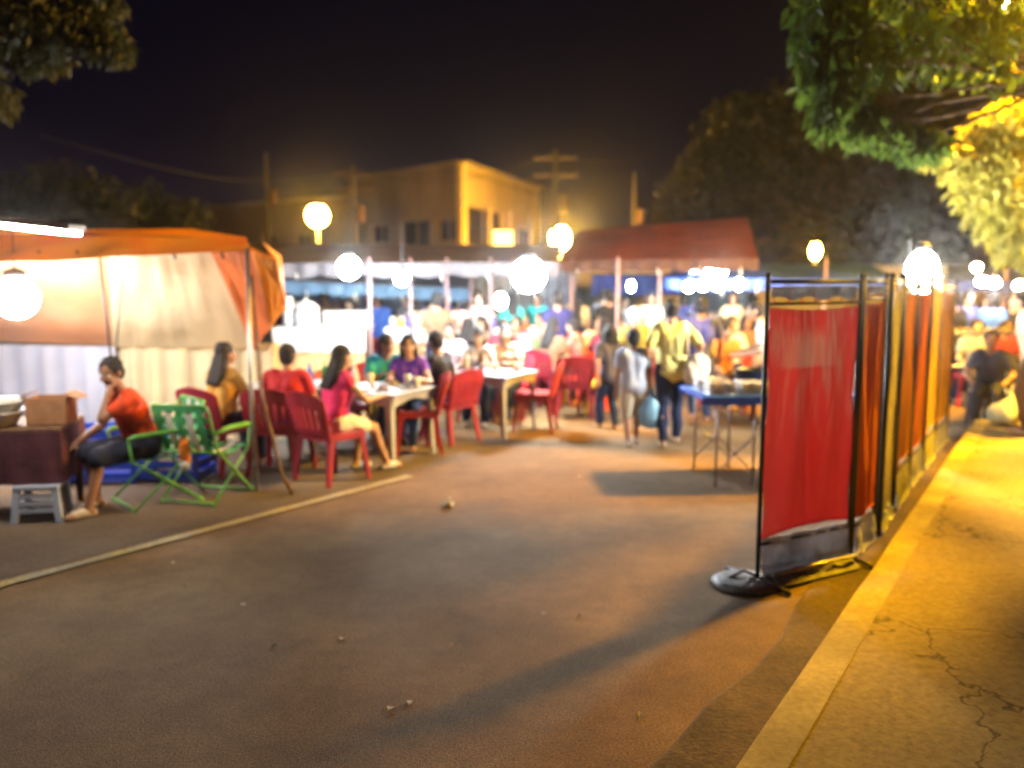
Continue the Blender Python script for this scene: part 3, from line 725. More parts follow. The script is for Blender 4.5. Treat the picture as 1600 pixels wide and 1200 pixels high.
# tables
t1=make_table('first white plastic table, nearest the road, where the girl in pink sits',grey_pl); t1.location=(-1.35,8.7,0); t1.rotation_euler.z=R(65.4)
def putt(label,x,y,deg): c=copy_tree(t1); c.location=(x,y,0); c.rotation_euler.z=R(deg); c['label']=label; return c
putt('second white plastic table, long leg towards the road, behind the dropped paper',-.24,10.2,62)
putt('third plastic table holding green bottles, further up the middle',.32,12.6,20)
putt('plastic table between the man in red and the cream curtain',-2.35,9.0,15)
putt('plastic table behind the yellow chair, among the far diners',1.9,13.6,30)
# near people
person('young man in red and orange shirt and dark shorts resting his face on his hand',-3.02,6.86,138,h=1.60,pose='sit',shirt=cloth('red_orange',(.62,.07,.02),var=.3),pants=cloth('charcoal',(.02,.022,.04)),leg=.85,face=True,voxel=.0095,
   hands=[(-.055,.27,.98),(.18,.44,.56)],poles=((-.25,.45,-1),None),feet=[(-.10,.50,.085),(.13,.34,.08)],lean=20,yaw=32,nod=18,shoes=rubber,seed=1,pelvis_z=.52,sleeve=.62)
person('woman with large dark hair seated on a maroon chair behind the leaning pole',-2.80,8.12,-28,h=1.52,pose='sit',shirt=cloth('mustard',(.45,.25,.05)),pants=cloth('dark_a',(.03,.03,.04)),hair='long',voxel=.011,seed=2,woman=True,lean=6,yaw=-15)
person('man in a dark red shirt seated with his back turned, left of the pink woman',-2.18,8.08,-8,h=1.50,pose='sit',shirt=cloth('dark_red',(.42,.03,.035)),pants=cloth('royal_blue',(.03,.05,.35)),voxel=.011,seed=3,lean=10,wide=1.1,leg=.8)
person('woman with long black hair in a pink top and white shorts at the first table',-1.66,7.85,-46,h=1.52,pose='sit',shirt=cloth('pink',(.62,.04,.14)),pants=cloth('white_shorts',(.66,.63,.58)),leg=.55,hair='long',voxel=.0105,seed=4,woman=True,sk=skin2,sleeve=.15,
   hands=[(-.12,.40,.76),(.16,.42,.74)],feet=[(-.10,.30,.08),(.12,.50,.08)],shoes=cloth('trainers',(.55,.58,.62)),lean=9,face=True)
person('person in a teal shirt leaning over the back of the first table',-1.50,9.85,200,h=1.58,pose='sit',shirt=cloth('teal',(.02,.26,.32)),pants=denim,voxel=.013,face=True,seed=5,lean=22,yaw=40,nod=15,hands=[(-.2,.42,.78),(.12,.46,.78)])
person('girl in a purple top sitting across the first table and facing the road',-1.12,9.42,172,h=1.52,pose='sit',shirt=cloth('purple',(.12,.04,.38)),pants=denim,voxel=.012,face=True,seed=6,woman=True,sk=skin2,lean=10,sleeve=.3,yaw=8,nod=8,hair='bob',hands=[(-.18,.40,.78),(.12,.42,.78)])
person('diner in a black shirt on a maroon chair between the two white tables',-.74,9.66,62,h=1.58,pose='sit',shirt=cloth('black',(.02,.017,.02)),pants=cloth('slate',(.08,.08,.16)),leg=.7,voxel=.012,seed=7,lean=14,nod=12,hands=[(-.16,.40,.78),(.14,.42,.76)],face=True)
person('bare-shouldered diner in a grey top behind the left of the second table',-.42,10.98,175,h=1.55,pose='sit',shirt=cloth('pale_grey',(.40,.38,.42)),pants=denim,sk=skin2,sleeve=.1,hair='bob',voxel=.013,face=True,seed=8,woman=True,lean=16,nod=20,hands=[(-.16,.44,.78),(.14,.44,.78)])
person('diner in a peach top with dark hair behind the middle of the second table',-.04,11.2,160,h=1.58,pose='sit',shirt=cloth('peach',(.62,.32,.18)),pants=denim,sk=skin2,voxel=.013,hair='long',face=True,seed=9,woman=True,lean=12,yaw=20,hands=[(-.16,.44,.78),(.14,.44,.78)])
person('woman in a yellow blouse and dark jeans walking away up the road',1.76,9.35,-2,h=1.62,pose='walk',shirt=cloth('lemon',(.70,.66,.24)),pants=denim,hair='bun',voxel=.0105,seed=10,woman=True,sk=skin2,wide=1.05,
   feet=[(-.10,-.18,.09),(.09,.10,.085)],hands=[(-.26,.05,.86),(.30,.06,.98)],shoes=cloth('sandals',(.55,.42,.30)),lean=5,sleeve=.75)
t=thing('shoulder_bag','white shoulder bag at the hip of the woman in yellow','bag',(2.02,9.22,.72),R(10))
b=MB(); b.sphere((0,0,.14),(.15,.09,.17),16,12); b.sphere((0,0,.06),(.14,.085,.10),16,10); bag=b.remesh('bag_body',.014,cloth('white_bag',(.78,.74,.60)),t,wob=.03,wf=10)
b=MB(); b.tube([(-.11,0,.25),(-.13,-.02,.45),(-.14,.02,.66),(-.05,.08,.45),(.10,.02,.25)],.012,8); b.build('strap',cloth('white_bag',(0,0,0)),t,smooth=True)
person('child in a pale blue shirt and beige shorts walking up the road',1.34,9.35,4,h=1.28,pose='walk',shirt=cloth('pale_blue',(.42,.50,.66)),pants=cloth('beige',(.45,.42,.34)),leg=.85,voxel=.0105,seed=11,hands=[(-.18,.06,.60),(.19,.02,.62)],feet=[(-.07,-.12,.07),(.07,.12,.06)],shoes=rubber)
t=thing('plastic_bag','light blue plastic carrier bag hanging from the child\'s right hand','bag',(1.54,9.33,.20),0)
b=MB()
b.lathe([(.06,0),(.10,.02),(.125,.10),(.12,.20),(.085,.30),(.04,.37),(.015,.41)],seg=20)
me=b.mesh('x')
for v_ in me.vertices:
    n_=noise.noise(v_.co*11); v_.co.x*=1+.35*n_; v_.co.y*=.65+.35*noise.noise(v_.co*14+V((5,0,0)))
me.polygons.foreach_set('use_smooth',[True]*len(me.polygons))
link('bag_body',me,mat('light_blue_plastic',(.30,.60,.92),.3,.25,scale=9,bump=.6,bscale=20,trans=.3,stretch=(1,1,.2)),t)
b=MB(); b.tube([(-.015,0,.39),(-.03,0,.43),(0,0,.455),(.03,0,.43),(.015,0,.39)],.007,6); b.build('handle',mat('light_blue_plastic',(0,0,0)),t,smooth=True)
person('child with dark top and long jeans standing left of the pale blue child',1.20,10.35,12,h=1.27,pose='walk',shirt=cloth('dark_grey',(.06,.055,.07)),pants=denim,voxel=.012,seed=12,hair='bob',feet=[(-.09,.10,.07),(.06,-.06,.07)],face=False)
person('woman in an olive top walking beside the woman in yellow, mostly hidden behind her',1.58,10.9,-5,h=1.46,pose='walk',shirt=cloth('olive',(.26,.22,.05)),pants=cloth('brown_a',(.07,.05,.04)),voxel=.014,seed=13,hair='cap',cap_m=cloth('white_cap',(.62,.64,.68)),woman=True)
person('tall man in a blue shirt and jeans walking ahead of the woman in yellow',2.42,10.9,-8,h=1.60,pose='walk',shirt=cloth('indigo',(.08,.09,.34)),pants=denim,voxel=.013,seed=14,wide=1.15)
person('man in navy standing among the diners with his back turned',.70,13.1,10,h=1.64,shirt=cloth('navy',(.03,.03,.12)),pants=cloth('navy_b',(.025,.025,.08)),voxel=.014,seed=15,sk=skin2,long_sleeve=False,sleeve=.4)
person('diner in a white and red shirt right of the navy standing man',1.02,12.55,60,h=1.60,pose='sit',shirt=cloth('white_red',(.62,.10,.08),var=.5),pants=denim,voxel=.014,seed=16,sk=skin2,lean=12,hands=[(-.15,.42,.78),(.15,.42,.78)])
person('diner in a rose shirt behind the green bottle table, left one',.05,13.2,178,h=1.58,pose='sit',shirt=cloth('rose',(.62,.25,.28)),pants=denim,voxel=.015,face=True,seed=17,sk=skin2,lean=12)
person('diner in a crimson shirt behind the green bottle table, right one',.60,13.35,170,h=1.6,pose='sit',shirt=cloth('crimson',(.45,.05,.09)),pants=denim,voxel=.015,face=True,seed=18,lean=12)
person('person dressed in black standing behind the pale pole, taller than the children',1.62,14.2,15,h=1.66,shirt=cloth('black2',(.015,.015,.018)),pants=cloth('black3',(.02,.02,.025)),voxel=.016,seed=19)
person('diner in an orange-brown shirt seated behind the blue table',2.98,12.05,190,h=1.56,pose='sit',shirt=cloth('rust',(.48,.17,.05)),pants=cloth('brown_b',(.08,.05,.04)),voxel=.014,face=True,seed=20,lean=14,nod=15)
person('diner in a tan shirt seated behind the left end of the blue table',3.35,11.0,175,h=1.54,pose='sit',shirt=cloth('tan',(.50,.30,.14)),pants=cloth('brown_c',(.10,.06,.04)),voxel=.013,face=True,seed=21,lean=20,nod=25)
put(chair_m,'maroon chair under the diner in tan behind the blue table',3.35,11.1,175)
person('man in a white shirt bending beside the left edge of the red screen',3.18,10.2,75,h=1.62,shirt=cloth('white_shirt',(.68,.64,.58)),pants=cloth('dark_b',(.03,.03,.035)),voxel=.013,seed=22,sk=skin2,lean=24,wide=1.15,hands=[(-.2,.40,.95),(.2,.42,.95)])
# ================================================================== GREEN WEBBED CHAIRS
green_tube=mat('green_tube',(.14,.42,.08),.35,.1); green_web=mat('green_webbing',(.06,.34,.13),.6,.2); white_web=mat('white_webbing',(.62,.64,.58),.6,.1)
def lawn_chair(label,x,y,deg):
    t=thing('folding_chair',label,'chair',(x,y,0),R(deg),'green webbed folding chairs')
    for sx in (-1,1):
        b=MB(); b.tube([(sx*.27,.24,0),(sx*.265,-.05,.26),(sx*.26,-.26,.46),(sx*.26,-.36,.80),(sx*.24,-.38,.84)],.011,8); b.build('leg',green_tube,t,smooth=True)
        b=MB(); b.tube([(sx*.245,-.34,0),(sx*.245,.0,.26),(sx*.245,.22,.41),(sx*.25,.24,.60)],.011,8); b.build('leg',green_tube,t,smooth=True)
        b=MB(); b.tube([(sx*.26,-.30,.60),(sx*.275,-.10,.625),(sx*.27,.20,.61),(sx*.26,.25,.59)],[.014,.02,.02,.014],8); b.build('armrest',green_tube,t,smooth=True)
    for p,q in (((-.24,-.38,.84),(.24,-.38,.84)),((-.25,.22,.41),(.25,.22,.41)),((-.25,-.24,.43),(.25,-.24,.43)),((-.27,.22,.02),(.27,.22,.02)),((-.245,-.32,.03),(.245,-.32,.03))): MB().tube([p,q],.011,8).build('cross_tube',green_tube,t,smooth=True)
    for k in range(5):
        xx=-.19+.095*k; m=green_web if k%2==0 else white_web
        b=MB(); b.grid(lambda i,j,xx=xx:(xx+(i-.5)*.062,-.24+.46*j,.425-.03*math.sin(math.pi*j)+.003*(k%2)),1,8,thick=.004); b.build('seat_strap',m,t)
        b=MB(); b.grid(lambda i,j,xx=xx:(xx+(i-.5)*.062,-.27-.11*j-.03*math.sin(math.pi*j),.45+.39*j),1,8,thick=.004); b.build('back_strap',m,t)
    for k in range(4):
        b=MB(); b.grid(lambda i,j,k=k:(-.24+.48*i,-.29-.085*(k/3)-.035*math.sin(math.pi*i)*.6+.006,.50+.095*k+j*.05),8,1,thick=.004); b.build('cross_strap',green_web,t)
    return t
lawn_chair('green webbed folding chair under the man in the orange shirt',-3.0,6.92,132)
c=lawn_chair('empty green and white webbed folding chair left of the leaning pole',-2.58,7.12,-15)
# orange bag hung beside the man
t=thing('hanging_bag','small orange and white bag hanging on the green chair behind the man','bag',(-2.66,6.80,.36),.3)
b=MB(); b.sphere((0,0,.09),(.05,.035,.11),12,8); b.remesh('bag_body',.01,cloth('orange_bag',(.75,.22,.03)),t,wob=.01)
b=MB(); b.sphere((0,0,-.02),(.046,.032,.05),12,8); b.remesh('bag_base',.01,cloth('white_base',(.6,.6,.58)),t)
b=MB(); b.tube([(-.03,0,.18),(0,0,.27),(.03,0,.18)],.006,6); b.build('handle',cloth('orange_bag',(0,0,0)),t,smooth=True)
# ---------------------------------------------------------------- left edge: table with boxes, white stool
t=thing('side_table','low table wrapped in dark maroon cloth at the left edge','table',(-3.92,6.62,0),R(12))
b=MB(); b.box((0,0,.70),(.84,.66,.035)); b.build('tabletop',wood,t)
b=MB()
def sk_(i,j):
    a=i*4; k=int(a)%4; f=a-int(a); cs=[(-.42,-.33),(.42,-.33),(.42,.33),(-.42,.33)]
    p=V((*cs[k],0)).lerp(V((*cs[(k+1)%4],0)),f); p*=1+.03*(1-j)+.035*math.sin(i*95)*(1-j); p.z=.30+.395*j; return p
b.grid(sk_,96,6,thick=.004); b.build('table_cloth',cloth('dark_maroon',(.10,.035,.045)),t)
for sx in (-1,1):
    for sy in (-1,1): MB().bar((sx*.37,sy*.28,0),(sx*.37,sy*.28,.69),.05,.05).build('leg',wood,t)
t=thing('cardboard_box','brown cardboard box on the maroon-clothed side table','box',(-3.62,6.62,.718),R(8))
b=MB()
for q in (-1,1):
    b.box((q*.145,0,.11),(.008,.24,.21)); b.box((0,q*.12,.11),(.285,.008,.205))
b.box((0,0,.008),(.28,.235,.01)); b.build('carton_wall',mat('cardboard',(.40,.20,.09),.9,.15,scale=12),t)
for q in (-1,1): b=MB(); b.box((q*.19,0,.225),(.11,.23,.006),ry=R(q*25)); b.build('flap',mat('cardboard',(0,0,0)),t)
t=thing('white_basin','white plastic basin piled on the left edge of the side table','basin',(-3.98,6.48,.718),0)
b=MB(); b.lathe([(.13,0),(.14,.004),(.20,.11),(.215,.115),(.213,.122),(.19,.116),(.125,.012)],seg=28); b.build('basin_wall',white_pl,t,smooth=True)
t=thing('white_basin','second white basin nested on top of the first at the left edge','basin',(-3.97,6.48,.80),0)
b=MB(); b.lathe([(.13,0),(.14,.004),(.20,.11),(.215,.115),(.213,.122),(.19,.116),(.125,.012)],seg=28); b.build('basin_wall',white_pl,t,smooth=True)
t=thing('plastic_stool','white plastic stool with slatted sides on the ground in front of the side table','stool',(-3.63,6.42,0),R(10))
b=MB(); b.box((0,0,.275),(.32,.27,.03)); b.build('seat',mat('bluish_white_plastic',(.50,.58,.72),.4,.08),t)
m_=MATS['bluish_white_plastic']
for sx in (-1,1):
    for sy in (-1,1): MB().bar((sx*.135,sy*.11,.26),(sx*.16,sy*.135,0),.05,.04,.045,.035).build('leg',m_,t)
for z in (.10,.155,.21):
    for sy in (-1,1): MB().bar((-.14,sy*(.135-.08*z),z),(.14,sy*(.135-.08*z),z),.018,.032,side=(0,1,0)).build('slat',m_,t)
t=thing('plastic_crate','blue plastic crate behind the seated young man','crate',(-3.75,7.75,0),R(5))
b=MB()
for q in (-1,1):
    for z in (.07,.17,.27,.37,.47): b.box((0,q*.21,z),(.60,.018,.065)); b.box((q*.30,0,z),(.018,.42,.062))
    for r_ in (-1,1): b.box((q*.296,r_*.206,.26),(.04,.04,.52))
b.box((0,0,.02),(.58,.40,.02)); b.build('crate_wall',bluepl,t)
t=thing('plastic_crate','second blue plastic crate stacked nearer the man\'s back, right of the first','crate',(-3.15,7.8,0),R(-4))
for ch in list(bpy.data.objects):
    if ch.name=='crate_wall': c=ch.copy(); COL.objects.link(c); c.parent=t
# plates, bottles, cups
plate('white plate of food at the front of the first white table',-1.30,8.50,.732)
cup('pale cup in front of the girl in purple',-1.08,8.75,.732,h=.13,r=.042)
cup('tall pale cup at the back of the first white table',-1.50,8.98,.732,h=.12)
bottle('clear bottle between the pink woman and the teal shirt',-1.62,8.72,.732,glassware(),.27)
bottle('blue bottle on the table beside the man in red',-2.12,8.86,.732,blueg,.26)
plate('white plate on the table beside the man in red',-2.40,8.9,.732)
bottle('brown bottle at the back of the second white table',-.38,10.5,.732,brownG,.25)
cup('white cup at the middle of the second white table',-.20,10.25,.732)
plate('white plate at the left corner of the second white table',-.52,10.05,.732)
bottle('green bottle standing tallest on the third table',.36,12.45,.732,greeng,.30)
bottle('clear bottle left of the green bottle on the third table',.16,12.55,.732,glassware(),.26)
bottle('brown bottle right of the green bottle on the third table',.55,12.75,.732,brownG,.25)
cup('white cup on the third table',.22,12.35,.732)
cup('amber cup at the right end of the third table',.62,12.40,.732,m=mat('amber_cup',(.5,.3,.04),.3,.1))
cup('white cup at the right corner of the first white table',-.98,8.72,.732)
cup('small white cup near the left corner of the first white table',-1.72,8.60,.732,h=.09)
plate('second white plate, at the back of the first white table',-1.32,8.98,.732,(.35,.2,.06))
plate('white plate at the right side of the second white table',.06,10.28,.732,(.2,.16,.05))
bottle('tall clear bottle at the left side of the second white table',-.55,10.22,.732,glassware(),.29)
bottle('green bottle at the right end of the table beside the man in red',-2.02,9.12,.732,greeng,.26)
plate('white plate in the middle of the third table',.36,12.7,.732)
cup('white cup at the left end of the third table',.00,12.50,.732)
# crumpled paper
t=thing('crumpled_paper','crumpled white paper dropped in the middle of the road','litter',G(700,792),0.4)
b=MB(); b.sphere((0,0,.028),(.045,.034,.026),14,10); b.sphere((.015,0,.048),(.022,.02,.022),10,8); b.sphere((-.035,0,.024),(.02,.028,.016),10,8); me=b.mesh('p')
for v_ in me.vertices: v_.co += V((noise.noise(v_.co*70),noise.noise(v_.co*70+V((9,0,0))),noise.noise(v_.co*70+V((0,9,0)))*.6))*.016; v_.co.z=max(.002,v_.co.z)
link('paper_wad',me,mat('white_paper',(.75,.73,.68),.8,.05),t)
# scattered leaves and scraps on the road
lf=mat('dry_leaf',(.42,.34,.22),.8,.4,scale=30)
random.seed(5); proto=None
for k,(u,v) in enumerate([(430,1012),(705,1010),(380,945),(290,915),(890,780),(850,960),(905,965),(535,1000),(640,1100),(610,1110),(270,880),(540,815),(960,880),(905,745),(840,697),(1000,1120)]):
    t=thing('fallen_leaf','small pale dry leaf lying on the open road','leaf',G(u,v)+V((0,0,.003)),random.uniform(0,6),'dry leaves scattered on the road')
    if proto is None:
        b=MB(); b.grid(lambda i,j:((i-.5)*.075,(j-.5)*.034*math.sin(math.pi*min(.98,max(.02,i)))*1.0,.004+.010*abs(j-.5)*2*math.sin(math.pi*i)+.006*math.sin(i*5)),8,4); proto=b.mesh('leaf')
    q=link('blade',proto,lf,t); q.scale=(random.uniform(.5,.8),random.uniform(.5,1.0),random.uniform(.3,.8))
# ================================================================== STALL COUNTERS
skirtm=mat('cream_skirt_cloth',(.72,.52,.24),.8,.12,scale=3,bump=.3,trans=.3); whitecl=mat('white_counter_cloth',(.82,.82,.80),.75,.04,trans=.3)
def counter(label,xa,xb,y,zt,depth=.8,band=.33,rz=0,sm=None):
    t=thing('stall_counter',label,'counter',((xa+xb)/2,y+depth/2,0),R(rz),'cloth-covered stall counters')
    w=xb-xa
    b=MB(); b.box((0,0,zt-.02),(w,depth,.04)); b.build('counter_top',wood,t)
    b=MB()
    def fn(i,j):
        a=i*w; return (-w/2+a,-depth/2-.03-.012*math.sin(a*24)*(1-j),.04+(zt-band-.04)*j)
    b.grid(fn,int(w*26),3,thick=.003); b.build('pleated_skirt',sm or skirtm,t)
    b=MB()
    b.grid(lambda i,j:(-w/2-.02+i*(w+.04),-depth/2-.06 if j<.5 else -depth/2-.06+ (j-.5)*2*(depth+.10), (zt-band*(1-j*2)+.008*math.sin(i*40)) if j<.5 else zt+.012),30,8,thick=.004)
    b.build('cloth_cover',whitecl,t)
    for sx in (-1,1):
        for sy in (-1,1): MB().bar((sx*(w/2-.06),sy*(depth/2-.06),0),(sx*(w/2-.06),sy*(depth/2-.06),zt-.04),.05,.05).build('leg',wood,t)
    return t
counter('long white-topped stall counter with yellow skirt right of the tent',-3.45,-2.15,12.4,1.12)
counter('white-topped counter with yellow skirt behind the teal and purple diners',-1.92,-1.30,13.0,1.08,band=.2)
counter('yellow-skirted counter with pale cover behind the second white table',-1.22,-.12,13.9,.98,band=.12)
counter('low pale stall counter at the back between the navy man and the red screen',1.9,4.4,17.5,.95,band=.2,sm=mat('blue_grey_skirt',(.25,.28,.40),.8,.2))
# items on counter
random.seed(21)
def jar(label,x,y,z,m,h=.2,r=.07):
    t=thing('display_jar',label,'jar',(x,y,z),0,'containers on the stall counters')
    b=MB(); b.lathe([(r*.9,0),(r,.01),(r,h*.75),(r*.8,h*.86),(r*.8,h*.9)],seg=16); b.build('jar_body',m,t,smooth=True)
    b=MB(); b.lathe([(r*.86,h*.9),(r*.86,h),(r*.7,h*1.03)],seg=16); b.build('lid',redpl if random.random()<.4 else white_pl,t,smooth=True); return t
t=thing('rice_warmer','white domed food warmer on the left half of the long counter','food warmer',(-3.08,12.75,1.136),0)
b=MB(); b.lathe([(.20,0),(.21,.02),(.21,.20),(.19,.22)],seg=24); b.build('warmer_body',white_pl,t,smooth=True)
b=MB(); b.lathe([(.20,.22),(.18,.30),(.10,.36),(.03,.375),(.03,.41),(.01,.42)],seg=24); b.build('lid',white_pl,t,smooth=True)
t=thing('white_statue','slim white pitcher standing at the left end of the long counter','pitcher',(-3.32,12.7,1.136),0)
t.name='pitcher'
b=MB(); b.lathe([(.08,0),(.10,.05),(.085,.25),(.05,.38),(.06,.44),(.055,.44)],seg=20); b.build('pitcher_body',white_pl,t,smooth=True)
b=MB(); b.tube([(.08,0,.12),(.15,0,.2),(.13,0,.34),(.055,0,.38)],.012,8); b.build('handle',white_pl,t,smooth=True)
t=thing('display_case','white lit display box at the right end of the long counter','display case',(-2.50,12.85,1.136),0)
b=MB(); b.box((0,0,.02),(.60,.42,.04)); b.box((0,.2,.12),(.60,.02,.17)); b.box((-.29,0,.12),(.02,.38,.165)); b.box((.29,0,.12),(.02,.38,.165)); b.box((0,-.01,.215),(.62,.44,.02)); b.build('case_frame',white_pl,t)
b=MB(); b.box((0,-.198,.12),(.55,.008,.15)); b.build('glass_pane',glassware(),t)
for k in range(10):
    side=k%2
    jar(['pale jar among the goods on the counter behind the purple girl','pale container among the goods on the third yellow counter'][side], (-1.85+.13*(k//2)) if side==0 else (-1.12+.2*(k//2)), 13.25 if side==0 else 14.2,1.094 if side==0 else .994,[white_pl,mat('salmon',(.5,.18,.12),.5,.1),glassware(),mat('jar_yellow',(.6,.45,.1),.5,.1),bluepl][k//2 if side else (k//2+2)%5],random.uniform(.14,.26),.055)
for k in range(9):
    jar('pale container on the low back counter beyond the walkers',2.05+.27*k,17.85,.964,[white_pl,grey_pl,mat('jar_tan',(.45,.3,.15),.5,.2)][k%3],random.uniform(.15,.3),.09)
# ================================================================== STALL CANOPIES
brown_tarp=mat('brown_tarpaulin',(.09,.06,.05),.8,.3,scale=1.2,bump=.4,bscale=4,trans=.12)
blue_t=mat('blue_tarpaulin',(.03,.07,.34),.6,.25,scale=1.5,bump=.3,bscale=5,trans=.25); lblue=mat('light_blue_tarpaulin',(.09,.17,.26),.6,.15,scale=1.5,bump=.3,bscale=5,trans=.3)
red_t=mat('red_tarpaulin',(.085,.02,.012),.7,.25,scale=1.5,bump=.3,bscale=4,trans=.15)
pinkpole=mat('pale_pink_pole',(.26,.16,.155),.5,.1)
def canopy(label,pl,poles,m,valance_m,name='stall_canopy',group='tarpaulin canopies over the stalls'):
    """pl: list of patches ((u,v,y)x4)"""
    c0=D(*pl[0][0]); t=thing(name,label,'canopy',(c0.x,c0.y,0),0,group)
    for k,p in enumerate(pl):
        b=MB(); surf(b,[D(*q) for q in p],24,6,.06,k+len(label),thick=.006); b.build('roof_tarp',m,t,False,True)
    a=D(*pl[0][0]); c=D(*pl[0][1]); L=(c-a).length
    b=MB()
    def fn(i,j):
        p=a.lerp(c,i); n=L*3.2
        return p+V((0,-.012-.02*math.sin(i*n*6),-(.16+.05*abs(math.sin(i*n*math.pi/2)))*j))
    b.grid(fn,int(L*14),2,thick=.003); b.build('valance',valance_m,t,False,True)
    for k in range(int(L*1.6)):
        p=a.lerp(c,(k+.5)/int(L*1.6)+random.uniform(-.01,.01))
        b=MB(); b.tube([p+V((0,-.05,-.14)),p+V((.01,-.055,-.22-random.random()*.06))],.010,6); b.build('clip',white_pl,t,True,True)
    for u,y in poles:
        p=D(u,415,y); b=MB(); b.tube([(p.x,p.y,0),(p.x+.01,p.y,p.z+.12)],.026,10); b.build('pole',pinkpole,t,True,True)
    return t
random.seed(31)
canopy('long brown canopy roof over the stalls below the pale building',[((430,412,12.3),(872,410,12.8),(880,384,16.5),(330,380,17.5))],[(576,12.5),(640,12.9),(697,12.9),(766,13.0)],brown_tarp,mat('grey_valance',(.07,.065,.075),.8,.2))
canopy('second canopy strip with pale underside left of the floodlight',[((440,438,13.2),(735,452,14.2),(735,428,16.0),(440,424,15.5))],[(735,14.0)],mat('pale_grey_tarp',(.12,.12,.14),.7,.2,trans=.3),lblue)
canopy('large red gabled canopy in front of the dark tree',[((872,408,14.5),(1185,404,14.5),(1168,340,17.5),(905,360,17.5))],[(893,14.6),(965,12.6),(1030,14.6)],red_t,mat('dull_red_valance',(.06,.03,.03),.8,.2))
g=canopy('blue canopy between the red canopy and the receding screens',[((1040,436,15.5),(1400,436,14.5),(1360,412,17.5),(1060,412,18))],[(1290,14.9)],blue_t,blue_t)
canopy('dark blue awning at the back beyond the right-hand screens',[((1480,440,14.5),(1760,440,14.5),(1760,415,17),(1480,415,17))],[(1572,14.7)],mat('dark_blue_tarp',(.03,.04,.12),.7,.2),mat('dark_blue_tarp',(0,0,0)))
# hung sheets forming stall backs
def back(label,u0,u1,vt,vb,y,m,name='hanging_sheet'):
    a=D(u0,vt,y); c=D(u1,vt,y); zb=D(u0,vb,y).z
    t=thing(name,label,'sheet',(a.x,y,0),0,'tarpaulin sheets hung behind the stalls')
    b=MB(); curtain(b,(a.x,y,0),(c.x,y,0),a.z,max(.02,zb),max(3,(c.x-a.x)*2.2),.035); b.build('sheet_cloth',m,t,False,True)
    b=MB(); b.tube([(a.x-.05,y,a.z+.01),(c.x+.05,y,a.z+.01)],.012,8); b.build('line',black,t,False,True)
    return t
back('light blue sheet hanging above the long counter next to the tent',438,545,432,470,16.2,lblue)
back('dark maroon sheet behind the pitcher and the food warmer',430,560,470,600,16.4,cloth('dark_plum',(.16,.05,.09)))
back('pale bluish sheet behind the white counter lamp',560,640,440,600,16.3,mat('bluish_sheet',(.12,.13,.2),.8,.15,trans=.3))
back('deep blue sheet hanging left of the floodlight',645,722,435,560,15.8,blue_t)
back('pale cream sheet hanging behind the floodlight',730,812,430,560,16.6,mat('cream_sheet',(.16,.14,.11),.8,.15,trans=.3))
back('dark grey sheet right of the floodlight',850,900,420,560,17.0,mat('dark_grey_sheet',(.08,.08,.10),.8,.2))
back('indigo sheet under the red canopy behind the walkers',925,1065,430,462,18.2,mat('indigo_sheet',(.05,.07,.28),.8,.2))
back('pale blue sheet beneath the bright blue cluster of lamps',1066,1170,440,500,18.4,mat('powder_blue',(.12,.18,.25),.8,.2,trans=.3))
# market wall at the back
t=thing('market_wall','long low pale plastered wall behind the stalls','wall',(2,22.5,0))
b=MB(); b.box((-1,0,1.05),(44,.22,2.1)); b.build('wall_face',mat('pale_plaster',(.34,.30,.25),.9,.2,scale=1.2,bump=.3),t)
b=MB()
for k in range(14): b.box((-21+k*3.1,-.16,1.06),(.30,.10,2.12))
b.build('pilasters',mat('pale_plaster2',(.28,.24,.20),.9,.2),t)
b=MB(); b.box((-1,0,2.15),(44.2,.36,.09)); b.build('coping',mat('pale_plaster2',(0,0,0)),t)
